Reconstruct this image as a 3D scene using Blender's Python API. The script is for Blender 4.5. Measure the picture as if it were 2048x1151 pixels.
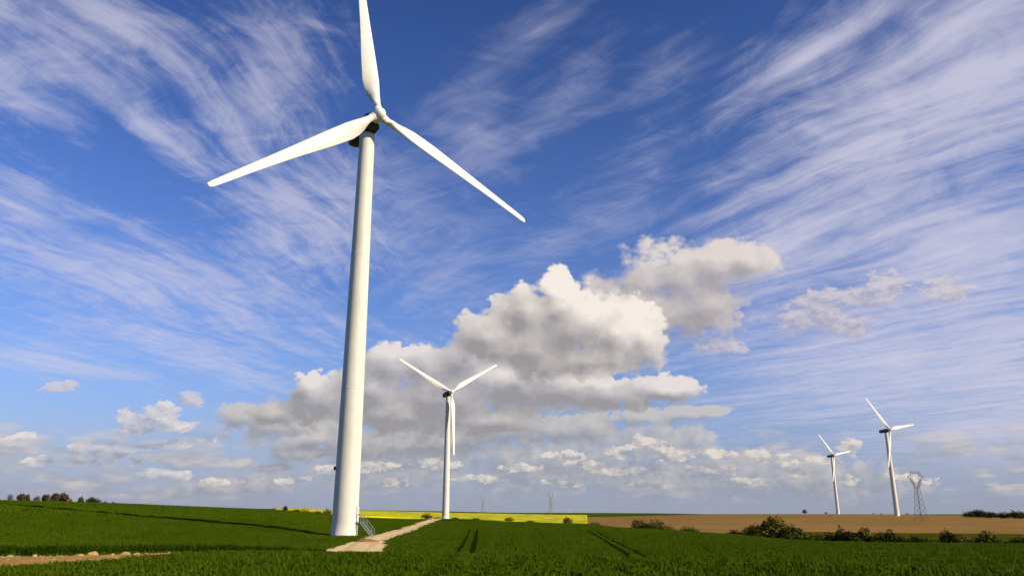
import bpy, math, random
import numpy as np
from mathutils import Vector, Matrix

for o in list(bpy.data.objects):
    bpy.data.objects.remove(o)
SC = bpy.context.scene
COL = SC.collection
R = math.radians

# ------------------------------------------------------------------ camera
cam_data = bpy.data.cameras.new("camera")
cam_data.sensor_fit = 'HORIZONTAL'
cam_data.sensor_width = 36.0
cam_data.lens = 36.0 * 1550.0 / 2048.0
cam_data.clip_start = 0.2
cam_data.clip_end = 30000.0
camera = bpy.data.objects.new("camera", cam_data)
COL.objects.link(camera)
camera.location = (0, 0, 0)
camera.rotation_euler = (math.pi / 2 + math.atan(452.0 / 1550.0), 0, 0)
SC.camera = camera

# ------------------------------------------------------------------ exposure
SC.render.engine = 'CYCLES'
SC.view_settings.view_transform = 'Standard'
SC.view_settings.look = 'None'
EXPOSURE = 0.35
SC.view_settings.exposure = EXPOSURE
SC.view_settings.gamma = 1.0
SC.view_settings.use_curve_mapping = False
SC.cycles.max_bounces = 5
SC.cycles.diffuse_bounces = 2
SC.cycles.glossy_bounces = 2
SC.cycles.transparent_max_bounces = 4
SC.cycles.use_adaptive_sampling = True
SC.cycles.adaptive_threshold = 0.02
SC.cycles.adaptive_min_samples = 8

# ------------------------------------------------------------------ sun
SUN_EL = R(27.0)
SUN_X, SUN_Y = 0.885, -0.465
sd = Vector((SUN_X * math.cos(SUN_EL), SUN_Y * math.cos(SUN_EL), math.sin(SUN_EL))).normalized()
sun_data = bpy.data.lights.new("sun", 'SUN')
sun_data.energy = 5.0
sun_data.angle = R(0.5)
sun_data.color = (1.0, 0.86, 0.62)
sun = bpy.data.objects.new("sun", sun_data)
COL.objects.link(sun)
sun.rotation_euler = sd.to_track_quat('Z', 'Y').to_euler()
sun.location = (0, 0, 200)

# ------------------------------------------------------------------ node helper
class Tree:
    """Small writer for node trees: every call adds a node and returns its output socket."""
    def __init__(self, tree):
        self.t = tree
    def node(self, kind, **props):
        n = self.t.nodes.new(kind)
        for k, v in props.items():
            setattr(n, k, v)
        return n
    def put(self, sock, v):
        if isinstance(v, bpy.types.NodeSocket):
            self.t.links.new(v, sock)
        else:
            sock.default_value = v
    def m(self, op, a, b=None, c=None, clamp=False):
        n = self.node('ShaderNodeMath', operation=op, use_clamp=clamp)
        for i, v in enumerate((a, b, c)):
            if v is not None:
                self.put(n.inputs[i], v)
        return n.outputs[0]
    def v(self, op, a, b=None):
        n = self.node('ShaderNodeVectorMath', operation=op)
        self.put(n.inputs[0], a)
        if b is not None:
            self.put(n.inputs['Scale'] if op == 'SCALE' else n.inputs[1], b)
        return n.outputs['Value'] if op in ('LENGTH', 'DOT_PRODUCT', 'DISTANCE') else n.outputs[0]
    def xyz(self, vec):
        n = self.node('ShaderNodeSeparateXYZ')
        self.put(n.inputs[0], vec)
        return n.outputs
    def comb(self, x, y, z):
        n = self.node('ShaderNodeCombineXYZ')
        for i, v in enumerate((x, y, z)):
            self.put(n.inputs[i], v)
        return n.outputs[0]
    def noise(self, vec, scale, detail=5, rough=0.55, lac=2.0, dist=0.0, dims='3D'):
        n = self.node('ShaderNodeTexNoise', noise_dimensions=dims)
        self.put(n.inputs['Vector'], vec)
        self.put(n.inputs['Scale'], scale)
        self.put(n.inputs['Detail'], detail)
        self.put(n.inputs['Roughness'], rough)
        self.put(n.inputs['Lacunarity'], lac)
        self.put(n.inputs['Distortion'], dist)
        return n.outputs[0]
    def vor(self, vec, scale, detail=2, rough=0.5, feature='F1', smooth=None):
        n = self.node('ShaderNodeTexVoronoi', feature=feature)
        self.put(n.inputs['Vector'], vec)
        self.put(n.inputs['Scale'], scale)
        if 'Detail' in n.inputs: self.put(n.inputs['Detail'], detail)
        if 'Roughness' in n.inputs: self.put(n.inputs['Roughness'], rough)
        return n.outputs['Distance']
    def step(self, x, lo, hi, a=0.0, b=1.0, smooth=True):
        n = self.node('ShaderNodeMapRange', interpolation_type='SMOOTHSTEP' if smooth else 'LINEAR')
        self.put(n.inputs[0], x)
        for i, v in enumerate((lo, hi, a, b)):
            self.put(n.inputs[i + 1], v)
        return n.outputs[0]
    def mix(self, f, a, b, blend='MIX'):
        n = self.node('ShaderNodeMix', data_type='RGBA', blend_type=blend, clamp_factor=True)
        self.put(n.inputs[0], f)
        for i, v in ((6, a), (7, b)):
            self.put(n.inputs[i], v if isinstance(v, bpy.types.NodeSocket) else (*v[:3], 1.0))
        return n.outputs[2]
    def mapping(self, vec, loc, rot, scale, kind='TEXTURE'):
        n = self.node('ShaderNodeMapping', vector_type=kind)
        self.put(n.inputs[0], vec)
        n.inputs['Location'].default_value = loc
        n.inputs['Rotation'].default_value = rot
        n.inputs['Scale'].default_value = scale
        return n.outputs[0]

def srgb(r, g, b, k=1.0):
    f = lambda c: (c / 12.92 if c <= 0.04045 else ((c + 0.055) / 1.055) ** 2.4) * k
    return (f(r / 255.0), f(g / 255.0), f(b / 255.0))

# ------------------------------------------------------------------ sky
# Cloud banks, each a list of puffs: azimuth and elevation of the middle, half width, half height (degrees), tilt (degrees)
CLOUD_VEIL = [
    (-9.45, 3.5, 12.45, 3.3, -2.7), (2.74, 3.37, 12.73, 3.33, 0.8), (-14.45, 5.67, 6.8, 2.43, -4.1), (10.87, 2.46, 11.63, 2.47, 3.1),
    (-4.54, 6.55, 10.04, 2.68, -1.3), (3.91, 8.18, 8.68, 2.89, 1.1), (19.85, 2.19, 9.47, 1.91, 5.8), (9.6, 5.07, 6.67, 1.69, 2.7),
    (-18.78, 1.71, 7.04, 1.12, -5.4),
]
CLOUD_RIGHT = [
    (10.36, 16.64, 2.94, 2.84, 2.9), (12.97, 16.86, 2.68, 2.38, 3.7), (15.74, 17.24, 2.89, 2.14, 4.5), (18.07, 17.28, 2.22, 1.55, 5.2),
    (7.27, 15.05, 3.27, 2.42, 2.0), (9.34, 15.16, 2.88, 2.19, 2.6), (11.87, 13.95, 3.97, 2.75, 3.4), (14.63, 14.45, 3.06, 2.36, 4.2),
]
CLOUD_MAIN = [
    (3.38, 16.06, 1.84, 1.92, 0.9), (3.85, 14.77, 2.57, 2.03, 1.1), (1.45, 14.53, 2.58, 2.44, 0.4), (4.77, 13.28, 4.21, 3.12, 1.3),
    (8.13, 12.94, 3.8, 3.06, 2.3), (10.15, 12.65, 1.65, 2.25, 2.9), (-1.85, 12.58, 3.31, 2.21, -0.5), (1.35, 11.66, 4.41, 2.57, 0.4),
    (5.83, 10.8, 5.09, 1.68, 1.6),
]
CLOUD_LEFT = [
    (-8.69, 10.45, 2.88, 2.24, -2.4), (-6.12, 10.58, 2.76, 2.0, -1.7), (-3.52, 11.2, 3.3, 2.27, -1.0), (-2.42, 12.83, 2.58, 1.84, -0.7),
    (-0.34, 13.87, 2.44, 1.92, -0.1), (-10.42, 8.78, 3.54, 2.36, -2.9), (-4.58, 8.35, 5.44, 3.07, -1.3), (0.22, 9.29, 4.76, 2.73, 0.1),
    (3.93, 8.9, 4.01, 1.99, 1.1), (-13.74, 7.86, 3.45, 1.97, -3.9), (-14.61, 8.82, 1.72, 1.48, -4.2), (-8.18, 6.86, 5.35, 1.96, -2.3),
    (11.57, 8.74, 2.68, 1.21, 3.3), (7.4, 8.49, 4.67, 1.58, 2.1), (-16.59, 6.82, 2.68, 1.18, -4.8), (-1.61, 6.57, 4.72, 1.44, -0.5),
]
CLOUD_LOWER = [
    (-18.9, 6.56, 2.16, 1.23, -5.5), (-16.52, 5.96, 3.35, 1.45, -4.7), (-13.4, 5.35, 4.46, 1.53, -3.8), (-9.51, 4.79, 4.57, 1.54, -2.7),
    (-5.23, 5.12, 5.74, 1.63, -1.5), (-0.51, 5.78, 5.08, 1.57, -0.1), (4.24, 6.02, 5.05, 1.36, 1.2), (9.68, 6.73, 4.25, 0.85, -1.3),
    (13.57, 6.99, 2.62, 0.53, -0.1), (-14.0, 4.13, 4.42, 0.89, -4.0), (-18.86, 3.29, 1.03, 0.47, -5.5), (-16.62, 3.1, 2.31, 0.4, -4.8),
]
CLOUD_SMALL = [
    (-26.11, 5.84, 0.82, 0.91, -7.8), (-24.13, 6.2, 1.4, 1.12, -7.1), (-25.11, 5.44, 2.09, 0.55, -7.5), (-22.92, 5.66, 1.42, 0.5, -6.8),
    (-28.7, 3.95, 0.78, 0.81, -8.7), (-26.92, 3.89, 1.09, 0.95, -8.1), (-27.92, 3.42, 1.69, 0.53, -8.4), (-23.62, 4.45, 2.89, 0.46, -7.0),
    (-25.38, 3.3, 0.59, 0.38, -7.6), (-24.45, 2.53, 1.19, 0.38, -7.3), (-22.56, 2.41, 0.92, 0.39, -6.6), (-31.92, 4.58, 0.89, 0.33, -9.9),
    (-32.83, 4.15, 0.51, 0.33, -10.2), (-30.78, 3.14, 1.07, 0.37, -9.5),
]
CLOUD_FAR = [
    (-15.22, 2.24, 1.47, 0.3, -4.4), (-5.55, 3.53, 1.79, 0.42, -1.6), (-2.3, 2.5, 2.15, 0.35, -0.6), (0.94, 3.2, 1.58, 0.35, 0.3),
    (3.44, 2.15, 1.79, 0.28, 1.0), (9.1, 2.02, 2.1, 0.27, 2.6), (16.93, 2.16, 1.97, 0.3, 4.9), (19.9, 2.68, 1.4, 0.33, 5.8),
    (26.82, 2.23, 1.43, 0.28, 8.1), (-20.4, 2.02, 1.26, 0.29, -5.9), (9.76, 4.79, 1.55, 0.6, 2.8), (7.61, 4.22, 1.49, 0.49, 2.1),
    (11.29, 3.93, 1.56, 0.55, 3.2), (14.75, 4.08, 1.42, 0.27, 4.2), (17.14, 3.8, 0.86, 0.61, 4.9), (19.06, 3.36, 0.71, 0.47, 5.5),
    (23.19, 4.14, 0.8, 0.72, 6.8), (21.57, 3.53, 1.25, 0.39, 6.3), (5.26, 3.43, 1.79, 0.42, 1.5), (3.84, 4.14, 1.44, 0.35, 1.1),
    (-8.33, 2.06, 1.12, 0.41, -2.3), (22.97, 2.21, 0.61, 0.39, 6.8), (14.33, 3.0, 3.04, 0.44, 4.1), (8.09, 2.99, 3.87, 0.35, 2.3),
    (-10.83, 3.14, 3.12, 0.41, -3.1),
]
CLOUD_WISPS = [
    (26.58, 14.7, 1.08, 1.07, 8.0), (25.28, 13.94, 1.71, 0.94, 7.5), (22.65, 13.53, 2.03, 1.3, 6.7), (23.8, 12.22, 1.31, 1.02, 7.0),
    (20.93, 12.99, 1.82, 1.04, 6.1), (30.1, 13.85, 1.35, 0.87, 9.2), (15.3, 11.55, 1.58, 0.78, 4.4), (14.91, 13.42, 1.73, 0.93, 4.3),
    (-22.56, 7.51, 0.81, 0.5, -6.6), (-30.23, 7.82, 0.99, 0.32, -13.3),
]
CLOUD_LIT = [
    (3.69, 16.24, 2.94, 2.21, 1.0), (9.07, 13.34, 3.42, 2.73, 2.6), (-8.38, 11.91, 3.25, 1.24, -2.4), (-14.65, 9.45, 2.13, 1.41, -4.2),
    (6.16, 9.6, 3.63, 0.87, 1.7), (11.01, 18.36, 2.5, 1.45, 3.1), (15.47, 18.4, 2.76, 1.07, 4.4), (11.58, 8.92, 2.47, 0.89, 3.3),
    (-18.93, 3.36, 1.29, 0.53, -5.5), (6.5, 14.52, 2.92, 1.47, 1.8), (-15.08, 4.97, 3.04, 0.48, -4.3), (-0.9, 10.02, 2.2, 1.1, -0.3),
]

WHEAT = [(0.030, 0.060, 0.0008), (0.038, 0.070, 0.0010), (0.025, 0.051, 0.0006), (0.021, 0.043, 0.0005)]
LEAF = [(0.070, 0.122, 0.0020), (0.086, 0.140, 0.0034), (0.061, 0.110, 0.0015)]
PLOUGH = [(0.200, 0.113, 0.024), (0.265, 0.155, 0.042), (0.155, 0.090, 0.016), (0.31, 0.19, 0.062)]
SKY_TINT = (1.0, 0.90, 1.18)
SKY_SAT = 1.15
HAZE = [(14.0, 0.9, (126, 158, 218)), (4.6, 0.95, (157, 162, 174))]
CUMU_OFF = (0.012, 0.014)                                  # towards the sun, right and up


SKY_STRENGTH = 0.1 / 2 ** EXPOSURE
world = bpy.data.worlds.new("World")
SC.world = world
world.use_nodes = True
world.node_tree.nodes.clear()
W = Tree(world.node_tree)
tc = W.node('ShaderNodeTexCoord')
P = W.v('NORMALIZE', tc.outputs['Generated'])
px_, py_, pz_ = W.xyz(P)
el = W.m('ARCSINE', pz_)                                  # radians
az = W.m('ARCTAN2', px_, py_)
elp = W.m('MAXIMUM', el, 0.0)

nishita = W.node('ShaderNodeTexSky', sky_type='NISHITA')
nishita.sun_disc = False
nishita.sun_elevation = SUN_EL
nishita.sun_rotation = math.atan2(SUN_X, SUN_Y)
nishita.altitude = 150
nishita.air_density = 1.0
nishita.dust_density = 0.6
nishita.ozone_density = 3.0
sky = W.mix(1.0, nishita.outputs[0], SKY_TINT, 'MULTIPLY')
hsv = W.node('ShaderNodeHueSaturation')
hsv.inputs['Saturation'].default_value = SKY_SAT
W.put(hsv.inputs['Color'], sky)
gam = W.node('ShaderNodeGamma')
W.put(gam.inputs['Color'], hsv.outputs[0])
gam.inputs['Gamma'].default_value = 1.5                   # the deep, contrasty blue of a polarised sky
sky = W.mix(1.0, gam.outputs[0], (0.85, 0.756, 0.5), 'MULTIPLY')

K = 1.0 / (SKY_STRENGTH * 2 ** EXPOSURE)
def col(r, g, b):
    return srgb(r, g, b, K)

# pale air low over the fields
for deg, amt, c in HAZE:
    hazef = W.m('MULTIPLY', W.m('POWER', math.e, W.m('MULTIPLY', elp, -1.0 / R(deg))), amt)
    sky = W.mix(hazef, sky, col(*c))

LAST = [None]
def blob_min(T, vec, blobs, k=0.25):
    """distance to the nearest puff, in puff radii, rounded where puffs meet; the puffs are
    chained one after the other because the shader compiler runs out of registers otherwise"""
    acc = None
    for (a, e, ra, re, tilt) in blobs:
        a_, e_ = R(a), R(e)
        c = (math.sin(a_) * math.cos(e_), math.cos(a_) * math.cos(e_), math.sin(e_))
        # local frame: x across, y along the view, z up
        rot = (Matrix.Rotation(-a_, 3, 'Z') @ Matrix.Rotation(e_, 3, 'X') @ Matrix.Rotation(R(tilt), 3, 'Y')).to_euler('XYZ')
        v = vec
        if LAST[0] is not None:
            n = T.node('ShaderNodeVectorMath', operation='MULTIPLY_ADD')
            T.put(n.inputs[0], LAST[0]); n.inputs[1].default_value = (1e-7,) * 3; T.put(n.inputs[2], vec)
            v = n.outputs[0]
        q = T.mapping(v, c, rot, (R(ra), 0.5, R(re)))
        d = T.v('LENGTH', q)
        acc = d if acc is None else T.m('SMOOTH_MIN', acc, d, k)
        LAST[0] = acc
    return acc

# ---- cirrus: ice cloud at one height, so drawn on a flat layer seen in perspective
inv = W.m('DIVIDE', 1.0, W.m('MAXIMUM', W.m('ADD', pz_, 0.03), 0.03))
flat = W.v('SCALE', W.comb(px_, py_, 0.0), inv)
warp = W.node('ShaderNodeTexNoise', noise_dimensions='2D')
W.put(warp.inputs['Vector'], flat); warp.inputs['Scale'].default_value = 0.9; warp.inputs['Detail'].default_value = 3.0
flatw = W.v('ADD', flat, W.v('SCALE', W.v('SUBTRACT', warp.outputs['Color'], (0.5, 0.5, 0.5)), 0.38))
def streaks(ang, sx, sy, seed, scale, rough=0.6, detail=8.0, src=None):
    q = W.mapping(src or flatw, (seed, seed * 0.7, 0), (0, 0, R(ang)), (1.0 / sx, 1.0 / sy, 1.0), 'TEXTURE')
    return W.noise(q, scale, detail, rough, dims='2D')

right_m = W.m('SUBTRACT', 1.0, blob_min(W, P, [(27.23, 23.76, 12.53, 7.79, -16.8), (34.08, 27.01, 8.03, 7.48, -14.3), (30.75, 15.87, 9.24, 6.4, -5.5), (22.95, 30.53, 8.15, 1.93, -23.2), (32.02, 9.3, 6.69, 4.99, 9.9), (19.73, 18.0, 7.26, 4.18, -9.3), (26.32, 9.82, 12.44, 4.94, 2.9), (31.81, 4.37, 7.88, 3.34, 9.9)], 0.5))
left_m = W.m('SUBTRACT', 1.0, blob_min(W, P, [(-25.07, 15.32, 14.04, 3.87, 8.5), (-35.32, 27.59, 6.28, 4.72, -11.2), (-27.03, 25.12, 5.71, 1.79, 33.9), (-20.1, 29.02, 4.23, 5.96, 14.2), (-23.24, 10.74, 9.04, 1.42, 13.1), (-31.15, 9.39, 6.53, 1.32, 4.4), (-16.36, 21.18, 6.15, 4.58, 25.3), (-31.73, 31.69, 9.16, 2.67, 0.2), (-34.09, 19.12, 5.29, 3.41, 9.3)], 0.5))
mid_m = W.m('SUBTRACT', 1.0, blob_min(W, P, [(-3.02, 27.37, 3.25, 4.26, 29.2), (5.24, 30.81, 7.07, 2.93, -38.5), (2.58, 19.03, 5.15, 2.21, -24.3), (-5.59, 18.23, 5.84, 4.4, -1.6), (-8.85, 22.47, 4.67, 4.33, -2.5), (11.03, 25.2, 5.99, 3.37, -36.9), (2.39, 34.63, 4.89, 1.83, -29.3), (8.88, 21.38, 6.11, 2.9, -27.5), (12.68, 32.0, 4.78, 4.01, -36.4)], 0.3))
broad = W.noise(flatw, 1.3, 4.0, 0.55, dims='2D')
s_right = streaks(38, 5.0, 0.7, 3.1, 1.5, rough=0.6, detail=7.0)
f_right = streaks(41, 15.0, 1.7, 5.3, 1.5, rough=0.65, detail=5.0)
s_left = streaks(-12, 4.5, 0.6, 7.7, 1.5, rough=0.6, detail=7.0)
f_left = streaks(-16, 15.0, 1.9, 1.9, 1.5, rough=0.65, detail=5.0)
curd = W.noise(flatw, 7.0, 7.0, 0.66, dist=0.5, dims='2D')
low_soft = W.step(el, R(8.0), R(24.0), 0.7, 1.0)
def blend(*parts):
    acc = None
    for s, w in parts:
        t = W.m('MULTIPLY', W.m('SUBTRACT', s, 0.5), w)
        acc = t if acc is None else W.m('ADD', acc, t)
    return acc
def veil(mask, s, lo, hi, bias, lift):
    f = W.m('MULTIPLY', s, low_soft)
    f = W.m('ADD', f, W.m('ADD', W.m('MULTIPLY', mask, bias), W.m('MULTIPLY', W.m('SUBTRACT', broad, 0.5), lift)))
    return W.step(f, lo, hi)
v_right = veil(right_m, blend((s_right, 1.7), (f_right, 0.6), (curd, 0.9)), -0.5, 1.2, 0.9, 0.9)
v_left = veil(left_m, blend((s_left, 1.9), (f_left, 0.7), (curd, 1.3)), -0.32, 1.1, 0.75, 1.1)
v_mid = veil(mid_m, blend((s_right, 1.2), (f_right, 0.5), (curd, 1.1)), -0.2, 1.35, 0.6, 1.0)
ci = W.m('MAXIMUM', W.m('MAXIMUM', W.m('MULTIPLY', v_right, 0.84), W.m('MULTIPLY', v_left, 0.66)), W.m('MULTIPLY', v_mid, 0.48))
ci = W.m('MULTIPLY', ci, W.step(el, R(0.5), R(6.0)))
sky = W.mix(ci, sky, col(208, 206, 225))


# ---- cumulus (none stands higher than 21 degrees)
sky_high = sky
LIGHT = (CUMU_OFF[0], 0.0, CUMU_OFF[1])
P2 = W.v('ADD', P, LIGHT)
def billow(vec):
    v = W.v('MULTIPLY', vec, (1.0, 1.0, 1.2))
    a = W.noise(v, 16.0, 8.0, 0.62)
    b = W.vor(v, 34.0, 2.0, 0.6)
    return W.m('ADD', W.m('MULTIPLY', W.m('SUBTRACT', a, 0.5), 2.2), W.m('MULTIPLY', W.m('SUBTRACT', 0.40, b), 1.1))
billows = n0, n1 = billow(P), billow(P2)
def crumble(vec):
    a = W.noise(W.v('MULTIPLY', vec, (1.0, 1.0, 1.7)), 55.0, 4.0, 0.65)
    return W.m('MULTIPLY', W.m('SUBTRACT', a, 0.5), 2.6)
crumbs = crumble(P), crumble(W.v('ADD', P, (0.005, 0.0, 0.006)))

def cumulus(below, blobs, amp, lo, hi, lit, shade, base, tops, k=0.5, opacity=1.0, thick=0.35, grow=0.25, ka=1.3, kb=1.0, mid=0.45, n=None):
    n0, n1 = n or billows
    m0 = W.m('SUBTRACT', 1.0 + grow, blob_min(W, P, blobs, k))
    m1 = W.m('SUBTRACT', 1.0 + grow, blob_min(W, P2, blobs, k))
    d0 = W.m('MULTIPLY_ADD', n0, amp, m0)
    his = W.step(W.m('SUBTRACT', m0, m1), -0.15, 0.45, hi, lo + (hi - lo) * 0.4)     # crisp on the sunlit side, ragged below
    alpha = W.m('MULTIPLY', W.step(d0, lo, his), opacity)
    li = W.m('MULTIPLY_ADD', W.m('SUBTRACT', m0, m1), ka, mid)
    li = W.m('MULTIPLY_ADD', W.m('SUBTRACT', n0, n1), kb * amp, li)
    li = W.m('SUBTRACT', li, W.m('MULTIPLY', W.step(d0, 0.15, 1.0), thick))
    li = W.m('ADD', li, lit_spots)
    li = W.m('ADD', li, W.step(el, R(base), R(tops), -0.25, 0.1, smooth=False), clamp=True)
    return W.mix(alpha, below, W.mix(li, shade, lit))

mixed = W.m('MULTIPLY_ADD', crumbs[0], 0.38, n0), W.m('MULTIPLY_ADD', crumbs[1], 0.38, n1)
lit_spots = W.m('SUBTRACT', 1.0, blob_min(W, P, CLOUD_LIT, 0.3))
lit_spots = W.step(W.m('MULTIPLY_ADD', n0, 0.25, lit_spots), -0.3, 0.8, 0.0, 0.62)
# low bank along the horizon, all the way round
bank_v = W.v('MULTIPLY', P, (1.0, 1.0, 3.6))
bank_v2 = W.v('ADD', bank_v, (0.02, 0.0, 0.045))
def bank(v):
    return W.m('ADD', W.noise(v, 9.0, 7.0, 0.58), W.m('MULTIPLY', W.m('SUBTRACT', 0.4, W.vor(v, 26.0, 1.0, 0.5)), 0.22))
b0, b1 = bank(bank_v), bank(bank_v2)
bm = W.m('MULTIPLY', W.step(el, R(0.3), R(2.0)), W.step(el, R(3.5), R(7.0), 1.0, 0.0))
ba = W.m('MULTIPLY', W.step(b0, 0.36, 0.56), W.m('MULTIPLY', bm, 0.8))
bl = W.m('ADD', W.m('MULTIPLY', W.m('SUBTRACT', b0, b1), 3.0), 0.35, clamp=True)
sky = W.mix(ba, sky, W.mix(bl, col(150, 157, 170), col(212, 204, 200)))
sky = cumulus(sky, CLOUD_WISPS, 1.1, 0.0, 1.2, col(216, 206, 210), col(170, 168, 188), 10, 16, opacity=0.75, thick=0.0, k=0.9, grow=0.35, ka=0.4, n=crumbs)
sky = cumulus(sky, CLOUD_VEIL, 0.5, 0.0, 0.8, col(206, 201, 199), col(152, 158, 170), 2.0, 8.0, opacity=0.8, thick=0.1, ka=0.6, kb=1.0)
sky = cumulus(sky, CLOUD_FAR, 1.25, 0.0, 1.0, col(234, 223, 210), col(152, 158, 169), 2.0, 5.5, opacity=0.8, thick=0.15, n=crumbs, ka=0.3, kb=0.9, grow=0.05)
sky = cumulus(sky, CLOUD_SMALL, 0.7, 0.05, 0.6, col(232, 224, 220), col(148, 156, 176), 3.0, 6.5, opacity=0.85, thick=0.15, n=crumbs, ka=0.3, kb=0.9, grow=0.05)
sky = cumulus(sky, CLOUD_RIGHT, 0.42, 0.05, 0.8, col(226, 216, 210), col(164, 159, 164), 12.0, 18.0, opacity=0.95, thick=0.15, ka=0.9, kb=0.5, grow=0.36, n=mixed)
sky = cumulus(sky, CLOUD_LOWER, 0.5, 0.0, 0.6, col(202, 197, 194), col(147, 150, 159), 4.0, 8.0, opacity=0.85, thick=0.05, ka=0.9, kb=0.8, n=mixed)
sky = cumulus(sky, CLOUD_LEFT, 0.42, 0.05, 0.42, col(232, 224, 220), col(154, 152, 157), 6.0, 12.5, opacity=0.95, thick=0.22, ka=0.9, kb=0.5, mid=0.42, n=mixed)
sky = cumulus(sky, CLOUD_MAIN, 0.38, 0.05, 0.45, col(246, 236, 228), col(156, 152, 155), 8.0, 17.0, opacity=1.0, thick=0.25, ka=0.9, kb=0.45, mid=0.42, n=mixed)


bg = W.node('ShaderNodeBackground')
bg.inputs['Strength'].default_value = SKY_STRENGTH
W.put(bg.inputs['Color'], sky)
bg0 = W.node('ShaderNodeBackground')
bg0.inputs['Strength'].default_value = SKY_STRENGTH
W.put(bg0.inputs['Color'], sky_high)
pick = W.node('ShaderNodeMixShader')
W.put(pick.inputs[0], W.m('LESS_THAN', el, R(21.5)))
world.node_tree.links.new(bg0.outputs[0], pick.inputs[1])
world.node_tree.links.new(bg.outputs[0], pick.inputs[2])
wout = W.node('ShaderNodeOutputWorld')
world.node_tree.links.new(pick.outputs[0], wout.inputs[0])
world.cycles.sampling_method = 'MANUAL'
world.cycles.sample_map_resolution = 512
# ------------------------------------------------------------------ tagging and mesh helpers
rng = np.random.default_rng(7)
random.seed(7)

def tag(o, label=None, cat=None, group=None, kind=None):
    if label: o["label"] = label
    if cat: o["category"] = cat
    if group: o["group"] = group
    if kind: o["kind"] = kind
    return o

def empty(name, loc, rz=0.0):
    o = bpy.data.objects.new(name, None)
    o.empty_display_size = 0.5
    COL.objects.link(o)
    o.location = loc
    o.rotation_euler = (0, 0, rz)
    return o

def mesh_obj(name, verts, faces, mats, parent=None, smooth=False, fmat=None, loc=None):
    me = bpy.data.meshes.new(name)
    me.from_pydata([tuple(v) for v in verts], [], [tuple(f) for f in faces])
    for m_ in (mats if isinstance(mats, (list, tuple)) else [mats]):
        me.materials.append(m_)
    if smooth:
        me.polygons.foreach_set('use_smooth', [True] * len(me.polygons))
    if fmat is not None:
        me.polygons.foreach_set('material_index', fmat)
    me.update()
    o = bpy.data.objects.new(name, me)
    COL.objects.link(o)
    if parent is not None:
        o.parent = parent
    if loc is not None:
        o.location = loc
    return o

class MB:
    """collects boxes, bars and lathed tubes into one mesh"""
    def __init__(self):
        self.v, self.f = [], []
    def add(self, vs, fs):
        k = len(self.v)
        self.v += [tuple(p) for p in vs]
        self.f += [tuple(i + k for i in q) for q in fs]
    def box(self, lo, hi, M=None):
        vs = [Vector((x, y, z)) for z in (lo[2], hi[2]) for y in (lo[1], hi[1]) for x in (lo[0], hi[0])]
        if M is not None: vs = [M @ p for p in vs]
        self.add(vs, [(0, 2, 3, 1), (4, 5, 7, 6), (0, 1, 5, 4), (2, 6, 7, 3), (0, 4, 6, 2), (1, 3, 7, 5)])
    def bar(self, a, b, w):
        """square bar from a to b"""
        a, b = Vector(a), Vector(b)
        d = (b - a).normalized()
        s = d.cross(Vector((0, 0, 1)))
        if s.length < 1e-3: s = Vector((1, 0, 0))
        s.normalize(); u = d.cross(s)
        r = w / 2
        vs = [p + s * i * r + u * j * r for p in (a, b) for (i, j) in ((-1, -1), (1, -1), (1, 1), (-1, 1))]
        self.add(vs, [(0, 3, 2, 1), (4, 5, 6, 7), (0, 1, 5, 4), (1, 2, 6, 5), (2, 3, 7, 6), (3, 0, 4, 7)])
    def tube(self, a, b, r0, r1=None, n=10, caps=True):
        a, b = Vector(a), Vector(b)
        r1 = r0 if r1 is None else r1
        d = (b - a).normalized()
        s = d.cross(Vector((0, 0, 1)))
        if s.length < 1e-3: s = Vector((1, 0, 0))
        s.normalize(); u = d.cross(s)
        vs = [p + (s * math.cos(t) + u * math.sin(t)) * r for p, r in ((a, r0), (b, r1)) for t in [2 * math.pi * i / n for i in range(n)]]
        fs = [(i, n + i, n + (i + 1) % n, (i + 1) % n) for i in range(n)]
        if caps: fs += [tuple(range(n)), tuple(reversed(range(n, 2 * n)))]
        self.add(vs, fs)
    def lathe(self, prof, n=48, M=None):
        """prof: list of (radius, z)"""
        vs = []
        for r, z in prof:
            for i in range(n):
                t = 2 * math.pi * i / n
                p = Vector((r * math.cos(t), r * math.sin(t), z))
                vs.append(M @ p if M is not None else p)
        fs = []
        for k in range(len(prof) - 1):
            for i in range(n):
                j = (i + 1) % n
                fs.append((k * n + i, k * n + j, (k + 1) * n + j, (k + 1) * n + i))
        self.add(vs, fs)
    def build(self, name, mats, parent=None, smooth=False):
        return mesh_obj(name, self.v, self.f, mats, parent, smooth)

# ------------------------------------------------------------------ materials
def material(name):
    m_ = bpy.data.materials.new(name)
    m_.use_nodes = True
    m_.node_tree.nodes.clear()
    T = Tree(m_.node_tree)
    b = T.node('ShaderNodeBsdfPrincipled')
    o = T.node('ShaderNodeOutputMaterial')
    m_.node_tree.links.new(b.outputs[0], o.inputs[0])
    return m_, T, b

def coords(T, kind='Object'):
    return T.node('ShaderNodeTexCoord').outputs[kind]

def world_pos(T):
    return T.node('ShaderNodeNewGeometry').outputs['Position']

def bump(T, b, h, strength=0.3, dist=0.05):
    n = T.node('ShaderNodeBump')
    n.inputs['Strength'].default_value = strength
    n.inputs['Distance'].default_value = dist
    T.put(n.inputs['Height'], h)
    T.put(b.inputs['Normal'], n.outputs[0])

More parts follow.
